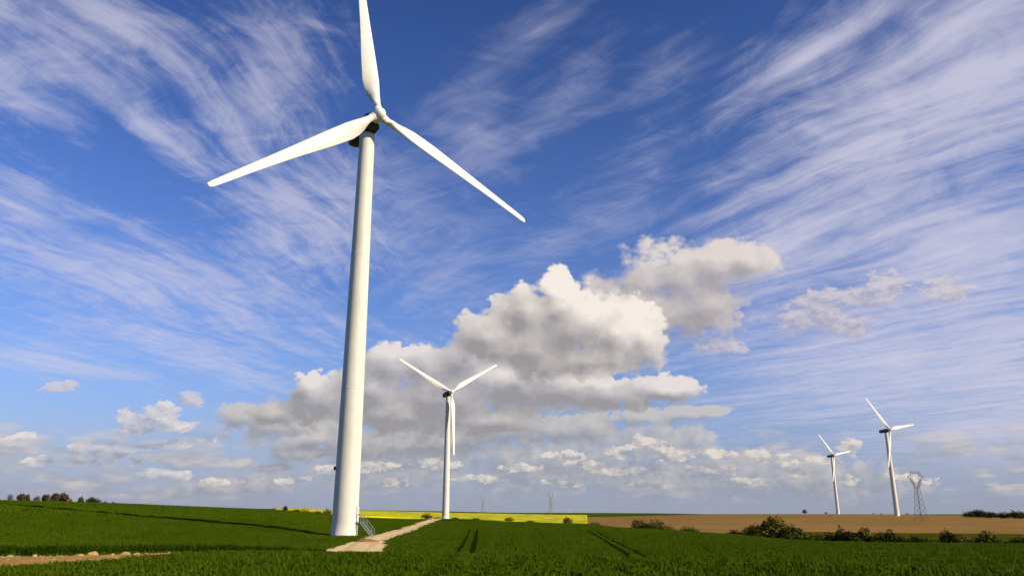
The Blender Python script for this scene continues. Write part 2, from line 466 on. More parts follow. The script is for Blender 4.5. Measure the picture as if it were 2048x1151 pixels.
def mat_noise(name, c0, c1, scale=1.0, rough=0.8, detail=5, stretch=(1, 1, 1), lo=0.35, hi=0.65, c2=None, scale2=None, bmp=None, spec=0.08, pos='Object'):
    m_, T, b = material(name)
    p = world_pos(T) if pos == 'World' else coords(T)
    p = T.v('MULTIPLY', p, stretch)
    f = T.step(T.noise(p, scale, detail, 0.6), lo, hi)
    c = T.mix(f, c0, c1)
    if c2 is not None:
        c = T.mix(T.step(T.noise(p, scale2, 4, 0.6), 0.45, 0.7), c, c2)
    T.put(b.inputs['Base Color'], c)
    b.inputs['Roughness'].default_value = rough
    b.inputs['Specular IOR Level'].default_value = spec
    if bmp: bump(T, b, T.noise(p, bmp[0], 4, 0.6), bmp[1], bmp[2])
    return m_

M_white, T, b = material("white_turbine_paint")
p = coords(T)
ang = T.m('ARCTAN2', T.xyz(p)[0], T.xyz(p)[1])
runs = T.noise(T.comb(T.m('MULTIPLY', ang, 5.0), T.m('MULTIPLY', T.xyz(p)[2], 0.05), 0.0), 2.0, 6, 0.65)
blot = T.noise(p, 0.35, 5, 0.6)
c = T.mix(T.step(blot, 0.40, 0.75), (0.62, 0.605, 0.52), (0.56, 0.54, 0.455))
c = T.mix(T.m('MULTIPLY', T.step(runs, 0.50, 0.72), 0.55), c, (0.42, 0.39, 0.31))
T.put(b.inputs['Base Color'], c)
b.inputs['Roughness'].default_value = 0.5
b.inputs['Specular IOR Level'].default_value = 0.2
M_blade = mat_noise("blade_gelcoat", (0.72, 0.71, 0.63), (0.66, 0.65, 0.57), 0.5, 0.35, spec=0.4)
M_hub = mat_noise("white_hub_cover", (0.82, 0.81, 0.76), (0.78, 0.77, 0.72), 0.6, 0.4, spec=0.3)
M_nacelle = mat_noise("dark_nacelle_shell", (0.10, 0.10, 0.075), (0.08, 0.08, 0.06), 0.8, 0.5)
M_dark = mat_noise("dark_metal", (0.05, 0.055, 0.05), (0.07, 0.07, 0.065), 3.0, 0.5)
M_steel = mat_noise("galvanised_steel", (0.20, 0.24, 0.22), (0.27, 0.30, 0.28), 4.0, 0.5)
M_pylon = mat_noise("weathered_pylon_steel", (0.13, 0.13, 0.14), (0.18, 0.18, 0.19), 0.5, 0.6)
M_door = mat_noise("grey_door_paint", (0.45, 0.46, 0.44), (0.5, 0.5, 0.48), 2.0, 0.5)
M_concrete = mat_noise("pale_concrete", (0.42, 0.39, 0.32), (0.52, 0.48, 0.40), 2.0, 0.9, bmp=(9, 0.4, 0.03))
M_soil = mat_noise("bare_orange_soil", (0.31, 0.18, 0.045), (0.42, 0.27, 0.08), 1.6, 0.95, c2=(0.22, 0.115, 0.022), scale2=5.0, bmp=(7, 0.8, 0.08), pos='World')
M_spoil = mat_noise("brown_spoil", (0.20, 0.10, 0.035), (0.30, 0.16, 0.06), 3.0, 0.95, bmp=(9, 0.8, 0.08))
M_stone = mat_noise("pale_limestone", (0.42, 0.31, 0.14), (0.33, 0.22, 0.085), 4.0, 0.9, bmp=(14, 0.5, 0.02))
M_track = mat_noise("shade_toned_wheel_track", (0.010, 0.016, 0.002), (0.016, 0.024, 0.002), 2.0, 1.0, pos='World', spec=0.0)  # dark track soil, with the shade between crop rows put into its colour

# wheat seen from far: rows of leaves, patchy in tint
M_wheat, T, b = material("wheat_field_canopy")
p = world_pos(T)
pat = T.noise(p, 0.03, 5, 0.6)
fine = T.noise(p, 1.7, 6, 0.7)
streak = T.noise(T.v('MULTIPLY', p, (0.05, 0.012, 0.05)), 3.0, 5, 0.6)
c = T.mix(T.step(pat, 0.35, 0.65), WHEAT[0], WHEAT[1])
c = T.mix(T.step(streak, 0.4, 0.65), c, WHEAT[2])
c = T.mix(T.m('MULTIPLY', T.step(fine, 0.42, 0.62), 0.45), c, WHEAT[3])
T.put(b.inputs['Base Color'], c)
b.inputs['Roughness'].default_value = 0.85
b.inputs['Specular IOR Level'].default_value = 0.0
bump(T, b, fine, 0.9, 0.25)

M_leafblade, T, b = material("wheat_leaf")
p = world_pos(T)
rnd = T.node('ShaderNodeObjectInfo').outputs['Random']
pat = T.noise(p, 0.10, 6, 0.65)
fine = T.noise(p, 2.6, 3, 0.6)
c = T.mix(T.step(pat, 0.35, 0.65), LEAF[0], LEAF[1])
c = T.mix(T.step(fine, 0.45, 0.7), c, LEAF[2])
T.put(b.inputs['Base Color'], c)
T.put(b.inputs['Normal'], T.v('NORMALIZE', T.v('ADD', T.v('SCALE', T.node('ShaderNodeNewGeometry').outputs['Normal'], 0.30), (0.0, 0.0, 0.85))))
b.inputs['Roughness'].default_value = 0.8
b.inputs['Specular IOR Level'].default_value = 0.02

M_rape, T, b = material("rapeseed_in_flower")
p = world_pos(T)
f = T.noise(p, 0.12, 6, 0.7)
g = T.noise(T.v('MULTIPLY', p, (0.02, 0.004, 0.1)), 3.0, 4, 0.6)
c = T.mix(T.step(f, 0.42, 0.62), (0.60, 0.54, 0.012), (0.46, 0.45, 0.014))
c = T.mix(T.m('MULTIPLY', T.step(g, 0.45, 0.62), 0.6), c, (0.20, 0.25, 0.02))
T.put(b.inputs['Base Color'], c)
b.inputs['Roughness'].default_value = 0.9
b.inputs['Specular IOR Level'].default_value = 0.04
bump(T, b, f, 0.6, 0.5)

M_plough, T, b = material("ploughed_soil")
p = world_pos(T)
f = T.noise(T.v('MULTIPLY', p, (0.006, 0.028, 0.05)), 2.0, 6, 0.6)
g = T.noise(p, 0.22, 6, 0.7)
h = T.noise(T.v('MULTIPLY', p, (0.02, 0.25, 0.2)), 2.0, 4, 0.6)
c = T.mix(T.step(f, 0.42, 0.58), PLOUGH[0], PLOUGH[1])
c = T.mix(T.m('MULTIPLY', T.step(g, 0.45, 0.65), 0.5), c, PLOUGH[2])
c = T.mix(T.m('MULTIPLY', T.step(h, 0.48, 0.62), 0.5), c, PLOUGH[3])
T.put(b.inputs['Base Color'], c)
b.inputs['Roughness'].default_value = 0.95
b.inputs['Specular IOR Level'].default_value = 0.04
bump(T, b, g, 0.8, 0.4)

M_meadow = mat_noise("rough_meadow", (0.050, 0.060, 0.004), (0.095, 0.075, 0.008), 0.05, 0.9, c2=(0.032, 0.052, 0.003), scale2=0.12, pos='World', bmp=(0.6, 0.8, 0.3), spec=0.0)
M_farfield = mat_noise("distant_green_field", (0.040, 0.075, 0.004), (0.060, 0.090, 0.008), 0.01, 0.9, pos='World', spec=0.0)

M_track_path, T, b = material("sandy_track")
p = world_pos(T)
f = T.noise(p, 1.2, 6, 0.7)
g = T.noise(T.v('MULTIPLY', p, (1.2, 0.05, 1.0)), 1.0, 4, 0.6)
c = T.mix(T.step(f, 0.4, 0.65), (0.66, 0.51, 0.26), (0.74, 0.58, 0.32))
c = T.mix(T.m('MULTIPLY', T.step(g, 0.48, 0.62), 0.5), c, (0.52, 0.36, 0.14))
T.put(b.inputs['Base Color'], c)
b.inputs['Roughness'].default_value = 0.95
b.inputs['Specular IOR Level'].default_value = 0.04
bump(T, b, f, 0.5, 0.06)

def leaf_material(name, c0, c1, c2):
    m_, T, b = material(name)
    p = world_pos(T)
    f = T.noise(p, 0.9, 4, 0.65)
    g = T.noise(p, 5.0, 2, 0.6)
    c = T.mix(T.step(f, 0.38, 0.64), c0, c1)
    c = T.mix(T.step(g, 0.5, 0.7), c, c2)
    T.put(b.inputs['Base Color'], c)
    b.inputs['Roughness'].default_value = 0.8
    b.inputs['Specular IOR Level'].default_value = 0.02
    return m_
M_leaf = {
    'dark': leaf_material("dark_hedge_leaves", (0.018, 0.024, 0.005), (0.030, 0.038, 0.007), (0.046, 0.044, 0.011)),
    'green': leaf_material("green_bush_leaves", (0.040, 0.058, 0.008), (0.062, 0.080, 0.012), (0.082, 0.084, 0.018)),
    'olive': leaf_material("olive_brown_leaves", (0.110, 0.094, 0.018), (0.078, 0.078, 0.015), (0.15, 0.115, 0.030)),
    'brown': leaf_material("brown_budding_twigs", (0.075, 0.048, 0.022), (0.055, 0.045, 0.018), (0.10, 0.07, 0.03)),
    'pale': leaf_material("pale_grey_twigs", (0.15, 0.14, 0.13), (0.11, 0.11, 0.09), (0.18, 0.17, 0.16)),
    'yellow': leaf_material("yellow_broom_flowers", (0.50, 0.42, 0.015), (0.40, 0.36, 0.02), (0.25, 0.24, 0.03)),
}
M_bark = mat_noise("tree_bark", (0.07, 0.05, 0.035), (0.10, 0.075, 0.05), 3.0, 0.9)

# ------------------------------------------------------------------ terrain: height of the land below the eye, measured along 15 bearings
# bearing (degrees from the view axis): (distance, height)
def E(d, deg): return (d, d * math.tan(R(deg)))
BEARINGS = [
    (-180, [(0, -1.9), (60, -2.2), (300, -2.5), (1000, -2), (9000, -2)]),
    (-70,  [(0, -1.9), (45, -1.9), (100, -1.2), (250, 1.5), (500, 5), (900, 8), (9000, 6)]),
    (-33,  [(0, -1.95), (30, -1.92), E(46, -2.42), (62, -2.45), E(90, -1.4), E(130, -.40), E(188, .57), E(240, .74), E(350, .78), E(500, .80), E(800, .62), (1500, 8.0), (9000, 0)]),
    (-27,  [(0, -1.95), (30, -1.95), E(46, -2.56), (62, -2.7), E(100, -1.6), E(130, -.62), E(162, .08), E(200, .42), E(280, .63), E(400, .69), E(500, .70), E(800, .5), (1500, 8.0), (9000, 0)]),
    (-22,  [(0, -1.95), (30, -1.95), E(45, -2.6), (62, -2.9), E(100, -1.75), E(122, -.97), E(145, -.36), E(180, .12), E(240, .40), E(350, .49), E(500, .52), E(800, .42), (1500, 8.0), (9000, 0)]),
    (-16,  [(0, -1.95), (30, -1.95), E(42, -2.7), (62, -3.05), E(105, -1.75), E(130, -.92), E(170, -.18), E(220, .12), E(300, .21), E(450, .26), E(600, .2), E(1000, .36), (1500, 8.0), (9000, 0)]),
    (-11.66, [(0, -1.95), (28, -1.95), E(39, -2.84), (60, -2.98), (80, -3.11), (121, -3.11), E(200, -.75), E(320, -.20), E(450, -.17), E(600, -.10), E(1000, .20), E(1300, .26), (9000, 0)]),
    (-8,   [(0, -1.95), (28, -1.95), E(38, -2.88), (60, -3.02), (80, -3.12), (121, -3.12), E(220, -.78), E(330, -.32), E(450, -.32), E(600, -.22), E(1000, .15), E(1300, .24), (9000, 0)]),
    (-4.7, [(0, -1.95), (27, -1.95), E(37, -2.98), (58, -3.08), (80, -3.15), (200, -3.1), E(300, -.55), E(428, -.288), E(520, -.36), E(1000, .07), E(1300, .20), (9000, 0)]),
    (0,    [(0, -1.95), (26, -1.95), E(35, -3.2), (56, -3.12), (90, -3.15), (200, -3.15), E(300, -.57), E(400, -.50), E(480, -.54), E(1000, -.02), E(1400, .11), (9000, 0)]),
    (5.3,  [(0, -1.95), (25, -1.95), E(34, -3.3), (56, -3.17), (100, -3.2), (180, -3.2), E(260, -.70), E(400, -.82), E(500, -.70), E(1000, -.09), E(1400, .10), (9000, 0)]),
    (10,   [(0, -1.95), (24, -1.95), E(33, -3.4), (56, -3.2), (100, -3.25), (150, -3.2), E(182, -1.04), E(250, -1.2), E(500, -.6), E(900, -.09), E(1400, .07), (9000, 0)]),
    (15,   [(0, -1.95), (24, -1.95), E(32, -3.5), (56, -3.2), (100, -3.3), E(150, -1.34), E(200, -1.62), E(300, -1.1), E(500, -.52), E(900, .0), E(1000, .02), E(1400, -.02), (9000, 0)]),
    (20,   [(0, -1.95), (23, -1.95), E(30, -3.6), (56, -3.25), (90, -3.45), E(130, -1.74), E(190, -1.92), E(300, -1.25), E(500, -.52), E(900, .02), (1009, .28), E(1400, -.1), (9000, 0)]),
    (25.5, [(0, -1.95), (22, -1.95), E(29, -3.7), (56, -3.3), (90, -3.5), E(130, -1.78), E(200, -1.98), E(330, -1.2), E(430, -.82), E(701, -.1076), E(900, .0), E(1300, -.1), (9000, 0)]),
    (33,   [(0, -1.95), (22, -1.95), E(28, -3.75), (56, -3.3), (90, -3.5), E(130, -1.74), E(200, -1.98), E(330, -1.2), E(450, -.75), E(700, -.30), E(900, -.22), (1500, 0), (9000, 0)]),
    (70,   [(0, -1.95), (22, -1.95), (60, -3.0), (300, -5), (700, -4), (9000, 0)]),
    (180,  [(0, -1.9), (60, -2.2), (300, -2.5), (1000, -2), (9000, -2)]),
]
def pchip(xs, ys, x):
    xs, ys = np.asarray(xs, float), np.asarray(ys, float)
    h = np.diff(xs); dl = np.diff(ys) / h
    m = np.zeros_like(ys)
    for i in range(1, len(xs) - 1):
        if dl[i - 1] * dl[i] > 0:
            w1, w2 = 2 * h[i] + h[i - 1], h[i] + 2 * h[i - 1]
            m[i] = (w1 + w2) / (w1 / dl[i - 1] + w2 / dl[i])
    m[0], m[-1] = dl[0], dl[-1]
    k = np.clip(np.searchsorted(xs, x) - 1, 0, len(xs) - 2)
    t = np.clip((x - xs[k]) / h[k], 0, 1)
    return ((1 + 2 * t) * (1 - t) ** 2 * ys[k] + t * (1 - t) ** 2 * h[k] * m[k]
            + t * t * (3 - 2 * t) * ys[k + 1] + t * t * (t - 1) * h[k] * m[k + 1])
GA = np.arange(-180, 180.01, 0.5)
GD = np.concatenate([np.arange(0, 60, 1.0), np.geomspace(60, 9000, 240)])
cols_ = np.array([pchip([q[0] for q in tb], [q[1] for q in tb], GD) for _, tb in BEARINGS])
HT = np.array([pchip([bb[0] for bb in BEARINGS], cols_[:, j], GA) for j in range(len(GD))]).T     # [bearing, distance]
def H(x, y):
    x, y = np.asarray(x, float), np.asarray(y, float)
    a = np.degrees(np.arctan2(x, y)); d = np.hypot(x, y)
    fa = np.clip((a + 180) / 0.5, 0, len(GA) - 1.001); ia = fa.astype(int); ta = fa - ia
    d = np.clip(d, 0, 8999)
    idd = np.clip(np.searchsorted(GD, d, side='right') - 1, 0, len(GD) - 2)
    td = (d - GD[idd]) / (GD[idd + 1] - GD[idd])
    z = ((HT[ia, idd] * (1 - ta) + HT[ia + 1, idd] * ta) * (1 - td) + (HT[ia, idd + 1] * (1 - ta) + HT[ia + 1, idd + 1] * ta) * td)
    return z
def on_land(bearing, dist):
    """a place given by its bearing from the lane's end and its distance"""
    x, y = dist * math.sin(R(bearing)), dist * math.cos(R(bearing))
    return Vector((x, y, float(H(x, y))))

# field boundaries: distance along each bearing
def curve(pts):
    pts = sorted(pts)
    return lambda a: pchip([q[0] for q in pts], [q[1] for q in pts], np.asarray(a, float))
wheat_end = curve([(-180, 700), (-60, 700), (-33, 640), (-24, 600), (-16, 470), (-11.66, 345), (-8, 350), (-4.7, 440), (-2, 400), (0, 352), (5.3, 264), (10, 184), (15, 152), (20, 131), (33, 131), (60, 140), (180, 700)])
crop_start = curve([(-180, 900), (-60, 900), (-33, 820), (-16.5, 600), (-11.66, 490), (-4.7, 500), (0, 482), (5.3, 478), (5.35, 300), (10, 258), (15, 216), (17, 260), (20, 330), (25, 345), (33, 350), (60, 350), (180, 900)])
crop_end = curve([(-180, 1200), (-60, 1200), (-16.5, 1000), (0, 1000), (5.3, 1000), (5.35, 880), (10, 900), (14, 960), (15, 1400), (60, 1400), (180, 1500)])

AZ = np.unique(np.concatenate([np.arange(-180, -44, 4.0), np.arange(-44, 44.01, 0.25), np.arange(44, 180.01, 4.0), [5.3, 5.35, -16.5]]))
def sheet(name, lo, hi, n, mat, a0=-180, a1=180, lift=0.0, skirt=False, label=None, geo=True):
    az_ = AZ[(AZ >= a0 - 1e-6) & (AZ <= a1 + 1e-6)]
    L, U = lo(az_), hi(az_)
    t = np.linspace(0, 1, n)
    V = []
    for k in range(n):
        D = L * (U / L) ** t[k] if geo else L + (U - L) * t[k]
        x, y = D * np.sin(np.radians(az_)), D * np.cos(np.radians(az_))
        z = H(x, y) + lift
        V.append(np.stack([x, y, z], 1))
    if skirt:                                                # the crop is a slab: close its front and its two ends
        V.insert(0, V[0] - np.array([0, 0, lift + 0.4]))
        n += 1
        dn = np.array([[0, 0, lift + 0.4]])
        V = [np.concatenate([v[:1] - dn * (k > 0), v, v[-1:] - dn * (k > 0)]) for k, v in enumerate(V)]
    V = np.concatenate(V); w = len(az_) + (2 if skirt else 0)
    F = [(k * w + i, k * w + i + 1, (k + 1) * w + i + 1, (k + 1) * w + i) for k in range(n - 1) for i in range(w - 1)]
    o = mesh_obj(name, V, F, mat, smooth=True)
    o["kind"] = "structure"
    return o
const = lambda v: (lambda a: np.full_like(np.asarray(a, float), v))
sheet("wheat_field", const(0.5), wheat_end, 130, M_wheat)
sheet("meadow", wheat_end, crop_start, 26, M_meadow)
sheet("rapeseed_field", crop_start, crop_end, 40, M_rape, -16.5, 5.3, lift=0.9, skirt=True)
sheet("ploughed_field", crop_start, crop_end, 60, M_plough, 5.3, 60)
sheet("far_meadow", crop_start, crop_end, 20, M_farfield, -180, -16.5)
sheet("far_meadow", crop_start, crop_end, 12, M_farfield, 60, 180)
sheet("far_field", crop_end, const(9000.0), 40, M_farfield)

# ------------------------------------------------------------------ the sandy lane
LANE = [(-11.75, 58, 3.0), (-10.85, 74, 2.6), (-9.75, 101, 2.2), (-9.0, 118, 2.2), (-7.60, 160, 2.25), (-6.75, 215, 2.3), (-5.95, 300, 2.3), (-5.42, 380, 2.2), (-5.15, 418, 2.0)]
lp = [on_land(a, d) for a, d, _ in LANE]
def polyline(pts, widths, step=1.5):
    s = np.concatenate([[0], np.cumsum([(pts[i + 1] - pts[i]).length for i in range(len(pts) - 1)])])
    q = np.arange(0, s[-1], step)
    X = pchip(s, [p.x for p in pts], q); Y = pchip(s, [p.y for p in pts], q); Wd = pchip(s, widths, q)
    dx, dy = np.gradient(X), np.gradient(Y); L = np.hypot(dx, dy)
    return X, Y, -dy / L, dx / L, Wd
def ribbon(name, X, Y, NX, NY, Wd, mat, lift, n=7, rag=0.0, crown=0.0):
    jl = np.convolve(rng.normal(size=len(X) + 6), np.hanning(9)[1:8] / 4, 'valid') * rag * 1.8
    jr = np.convolve(rng.normal(size=len(X) + 6), np.hanning(9)[1:8] / 4, 'valid') * rag * 1.8
    V = []
    for i in range(len(X)):
        for k in range(n):
            t = -1 + 2 * k / (n - 1)
            off = t * Wd[i] + (jl[i] if t < 0 else jr[i]) * abs(t)
            x, y = X[i] + NX[i] * off, Y[i] + NY[i] * off
            V.append((x, y, float(H(x, y)) + lift + crown * (1 - t * t)))
    F = [(i * n + k, (i + 1) * n + k, (i + 1) * n + k + 1, i * n + k + 1) for i in range(len(X) - 1) for k in range(n - 1)]
    o = mesh_obj(name, V, F, mat, smooth=True)
    o["kind"] = "structure"
    return o
lX, lY, lNX, lNY, lW = polyline(lp, [w for _, _, w in LANE], 2.0)
ribbon("sandy_lane", lX, lY, lNX, lNY, lW, M_track_path, 0.05, rag=0.35)
M_rut = mat_noise("worn_lane_rut", (0.54, 0.39, 0.18), (0.63, 0.48, 0.24), 1.5, 1.0, pos='World', spec=0.0, bmp=(6, 0.6, 0.04))
for s in (-0.95, 0.95):
    ribbon("lane_rut", lX + lNX * s, lY + lNY * s, lNX, lNY, lW * 0.14, M_rut, 0.058, n=3, rag=0.15)

# wheel tracks pressed into the wheat: pairs of ruts
RUTS = [[(-4.15, 56), (-3.60, 78), (-3.20, 110), (-2.95, 175)], [(-3.02, 54), (-2.72, 78), (-2.56, 110), (-2.45, 175)],
        [(9.20, 50), (7.70, 72), (6.35, 108), (5.3, 165)], [(10.75, 48), (8.90, 68), (7.15, 100), (6.0, 150)],
        [(-0.45, 70), (-0.75, 150)], [(0.35, 68), (-0.2, 150)], [(2.5, 62), (1.5, 130)], [(14.2, 70), (11.2, 112)]]
RUTW = [0.30, 0.36, 0.36, 0.34, 0.15, 0.16, 0.12, 0.13]
rut_pts = []
for pts, w in zip(RUTS, RUTW):
    X, Y, NX, NY, Wd = polyline([on_land(a, d) for a, d in pts], [w] * len(pts), 0.5)
    ribbon("wheel_track", X, Y, NX, NY, Wd, M_track, 0.03, n=3, rag=0.05)
    rut_pts.append((np.stack([X, Y], 1), w))

# ------------------------------------------------------------------ bank of bare soil with stones, on the left
BANK = [(-36.5, 38.6, 5.2), (-32.5, 39.6, 4.4), (-29, 41.0, 3.0), (-26, 42.3, 1.7), (-24.2, 43.0, 0.8), (-22.3, 43.6, 0.3)]
bX, bY, bNX, bNY, bW = polyline([on_land(a, d) for a, d, _ in BANK], [w for *_, w in BANK], 0.5)
ribbon("soil_bank", bX, bY, bNX, bNY, bW, M_soil, 0.02, n=13, rag=0.5, crown=0.20)
def stone_mesh(name, r, seed, flat=0.7):
    g = random.Random(seed)
    me = MB()
    ph = (1 + 5 ** 0.5) / 2
    vs = [(-1, ph, 0), (1, ph, 0), (-1, -ph, 0), (1, -ph, 0), (0, -1, ph), (0, 1, ph), (0, -1, -ph), (0, 1, -ph), (ph, 0, -1), (ph, 0, 1), (-ph, 0, -1), (-ph, 0, 1)]
    fs = [(0, 11, 5), (0, 5, 1), (0, 1, 7), (0, 7, 10), (0, 10, 11), (1, 5, 9), (5, 11, 4), (11, 10, 2), (10, 7, 6), (7, 1, 8), (3, 9, 4), (3, 4, 2), (3, 2, 6), (3, 6, 8), (3, 8, 9), (4, 9, 5), (2, 4, 11), (6, 2, 10), (8, 6, 7), (9, 8, 1)]
    out = []
    for v in vs:
        k = r / 1.9 * g.uniform(0.72, 1.2)
        out.append((v[0] * k * 1.25, v[1] * k, v[2] * k * flat + r * 0.3))
    return out, fs
STONES = [
    (205 , 0, 0.25, "largest pale stone, humped, on the crest of the soil bank left of the tower"),
    (188 , 0, 0.15, "small pale stone leaning on the left side of the largest bank stone"),
    (265 , 0, 0.20, "broad flat pale stone near the narrow right end of the soil bank"),
    (285 , 0, 0.13, "small pale stone at the thin right tail of the soil bank"),
    (135 , 0, 0.15, "low pale stone on the middle of the soil bank crest"),
    (75 , 0, 0.15, "low pale stone on the wide left stretch of the soil bank"),
]
for (px_s, _, r, lab), bear in zip(STONES, (-27.1, -27.75, -25.05, -24.3, -29.6, -31.4)):
    i = int(np.argmin(abs(np.degrees(np.arctan2(bX, bY)) - bear)))
    k = bW[i] * 0.15
    x, y = bX[i] + bNX[i] * k, bY[i] + bNY[i] * k
    vs, fs = stone_mesh("stone", r, int(abs(bear) * 100))
    o = mesh_obj("stone", vs, fs, M_stone, loc=(x, y, float(H(x, y)) + 0.16))
    o.rotation_euler = (0, 0, bear)
    tag(o, lab, "stone", "pale stones on the soil bank")
gv, gf = [], []
for k in range(420):
    i = int(len(bX) * rng.random() ** 1.3); t = rng.uniform(-0.95, 0.95) if rng.random() < 0.6 else rng.uniform(0.2, 0.9)
    x, y = bX[i] + bNX[i] * t * bW[i], bY[i] + bNY[i] * t * bW[i]
    vs, fs = stone_mesh("g", rng.uniform(0.02, 0.055) * (1 if rng.random() < .9 else 1.6), k)
    z = float(H(x, y)) + 0.02 + 0.18 * (1 - t * t)
    n0_ = len(gv)
    gv += [(x + v[0], y + v[1], z + v[2]) for v in vs]; gf += [tuple(q + n0_ for q in f) for f in fs]
tag(mesh_obj("rubble", gv, gf, M_stone), "pale stone rubble strewn along the bare soil bank", "rubble", kind="stuff")

# ------------------------------------------------------------------ wheat leaves (nobody could count them)
def tuft(nb, rad, h, seed):
    g = np.random.default_rng(seed)
    vs, fs = [], []
    for k in range(nb):
        r = rad * math.sqrt(g.random()); a = g.random() * 6.283
        x, y = r * math.cos(a), r * math.sin(a)
        hh = h * g.uniform(0.6, 1.15); lean = g.uniform(0.1, 0.75) * hh; d = g.random() * 6.283
        wx, wy = math.cos(d + 1.57), math.sin(d + 1.57)
        w = 0.011 * g.uniform(0.7, 1.4) * (rad / 0.3) ** 0.5
        lx, ly = math.cos(d) * lean, math.sin(d) * lean
        k0 = len(vs)
        vs += [(x - wx * w, y - wy * w, 0), (x + wx * w, y + wy * w, 0),
               (x + lx * .35 - wx * w, y + ly * .35 - wy * w, hh * .65), (x + lx * .35 + wx * w, y + ly * .35 + wy * w, hh * .65),
               (x + lx, y + ly, hh * g.uniform(.75, 1.0))]
        fs += [(k0, k0 + 1, k0 + 3, k0 + 2), (k0 + 2, k0 + 3, k0 + 4)]
    return vs, fs

def scatter_tree():
    ng = bpy.data.node_groups.new("scatter_tufts", 'GeometryNodeTree')
    ng.interface.new_socket("Geometry", in_out='INPUT', socket_type='NodeSocketGeometry')
    ng.interface.new_socket("Geometry", in_out='OUTPUT', socket_type='NodeSocketGeometry')
    N = ng.nodes.new; L = ng.links.new
    gi, go = N('NodeGroupInput'), N('NodeGroupOutput')
    def attr(name, typ='FLOAT'):
        n = N('GeometryNodeInputNamedAttribute'); n.data_type = typ
        n.inputs['Name'].default_value = name
        return n.outputs['Attribute']
    sep = N('GeometryNodeSeparateGeometry'); sep.domain = 'POINT'
    cmp_ = N('FunctionNodeCompare'); cmp_.data_type = 'FLOAT'; cmp_.operation = 'GREATER_THAN'
    L(attr('spot'), cmp_.inputs[0]); cmp_.inputs[1].default_value = 0.5
    L(gi.outputs[0], sep.inputs['Geometry']); L(cmp_.outputs[0], sep.inputs['Selection'])
    inst = N('GeometryNodeInstanceOnPoints')
    L(sep.outputs[0], inst.inputs['Points']); L(sep.outputs[1], inst.inputs['Instance'])
    comb = N('ShaderNodeCombineXYZ'); L(attr('turn'), comb.inputs[2])
    e2r = N('FunctionNodeEulerToRotation'); L(comb.outputs[0], e2r.inputs[0]); L(e2r.outputs[0], inst.inputs['Rotation'])
    cs = N('ShaderNodeCombineXYZ')
    L(attr('wide'), cs.inputs[0]); L(attr('wide'), cs.inputs[1]); L(attr('tall'), cs.inputs[2])
    L(cs.outputs[0], inst.inputs['Scale'])
    L(inst.outputs[0], go.inputs[0])
    return ng
SCATTER = scatter_tree()

lane_xy = np.stack([lX, lY], 1)
bank_xy = np.stack([bX, bY], 1)
def clear_of(x, y, pts, wd):
    """True where (x, y) is farther than wd from the polyline points"""
    ok = np.ones(len(x), bool)
    for s in range(0, len(x), 4000):
        d2 = (x[s:s + 4000, None] - pts[None, :, 0]) ** 2 + (y[s:s + 4000, None] - pts[None, :, 1]) ** 2
        ok[s:s + 4000] = (d2 > (np.asarray(wd)[None, :] ** 2)).all(1)
    return ok
def wheat(name, seed, nb, rad, h, d0, d1, dens, label, wide=(0.8, 1.2), amax=37.0, only=None, mat=None, fine=False, near=None):
    g = np.random.default_rng(seed)
    vs, fs = tuft(nb, rad, h, seed)
    area = R(2 * amax) / 2 * (d1 ** 2 - d0 ** 2)
    n = int(area * dens)
    d = np.sqrt(g.random(n) * (d1 ** 2 - d0 ** 2) + d0 ** 2); a = R(amax) * (2 * g.random(n) - 1)
    x, y = d * np.sin(a), d * np.cos(a)
    if near is not None:                                     # only along the ruts
        n = int(len(near) * dens)
        k = g.integers(0, len(near), n)
        x, y = near[k, 0] + g.uniform(-1.6, 1.6, n), near[k, 1] + g.uniform(-1.6, 1.6, n)
        d, a = np.hypot(x, y), np.arctan2(x, y)
    ok = d < wheat_end(np.degrees(a)) - 1.0
    if only is not None: ok &= only(np.degrees(a), d)
    ok &= clear_of(x, y, lane_xy, lW + rad * 0.35)
    ok &= clear_of(x, y, bank_xy[::2], bW[::2] * 0.92)
    ok &= np.hypot(x - TOWER[0], y - TOWER[1]) > 2.3
    for pts, w in rut_pts:
        ok &= clear_of(x, y, pts, np.full(len(pts), w + (0.10 if fine else 0.2 + rad)))
    x, y = x[ok], y[ok]; n = len(x)
    z = H(x, y) - 0.03
    me = bpy.data.meshes.new(name)
    k = len(vs)
    me.from_pydata(vs + list(zip(x.tolist(), y.tolist(), z.tolist())), [], fs)
    me.materials.append(mat or M_leafblade)
    def attr(nm, arr):
        at = me.attributes.new(nm, 'FLOAT', 'POINT')
        at.data.foreach_set('value', np.concatenate([np.zeros(k), arr]).astype(np.float32))
    attr('spot', np.ones(n)); attr('turn', g.random(n) * 6.283); attr('wide', g.uniform(*wide, n)); attr('tall', g.uniform(0.78, 1.18, n) * (1 + 0.16 * np.sin(2 * math.pi * (x + 0.03 * y) / 1.5)) * (1 + 0.10 * np.sin(x * 0.31 + 1.3 * np.sin(y * 0.17))))
    o = bpy.data.objects.new(name, me)
    COL.objects.link(o)
    md = o.modifiers.new("scatter", 'NODES'); md.node_group = SCATTER
    tag(o, label, "wheat", kind="stuff")
    return n
TOWER = on_land(-11.655, 120.84)
n_a = wheat("wheat_leaves", 1, 70, 0.34, 0.27, 17, 62, 6.0, "knee high green wheat leaves filling the near field")
n_b = wheat("wheat_leaves", 2, 90, 0.75, 0.27, 62, 150, 1.9, "green wheat leaves round the lane and the tower foot", amax=36)
n_c = wheat("wheat_leaves", 3, 110, 1.7, 0.30, 150, 330, 0.36, "green wheat on the rising far part of the field", amax=36)
wheat("wheat_leaves", 5, 34, 0.20, 0.27, 50, 150, 9.0, "green wheat leaves standing along the wheel tracks",
      near=np.concatenate([p for p, _ in rut_pts]), fine=True)
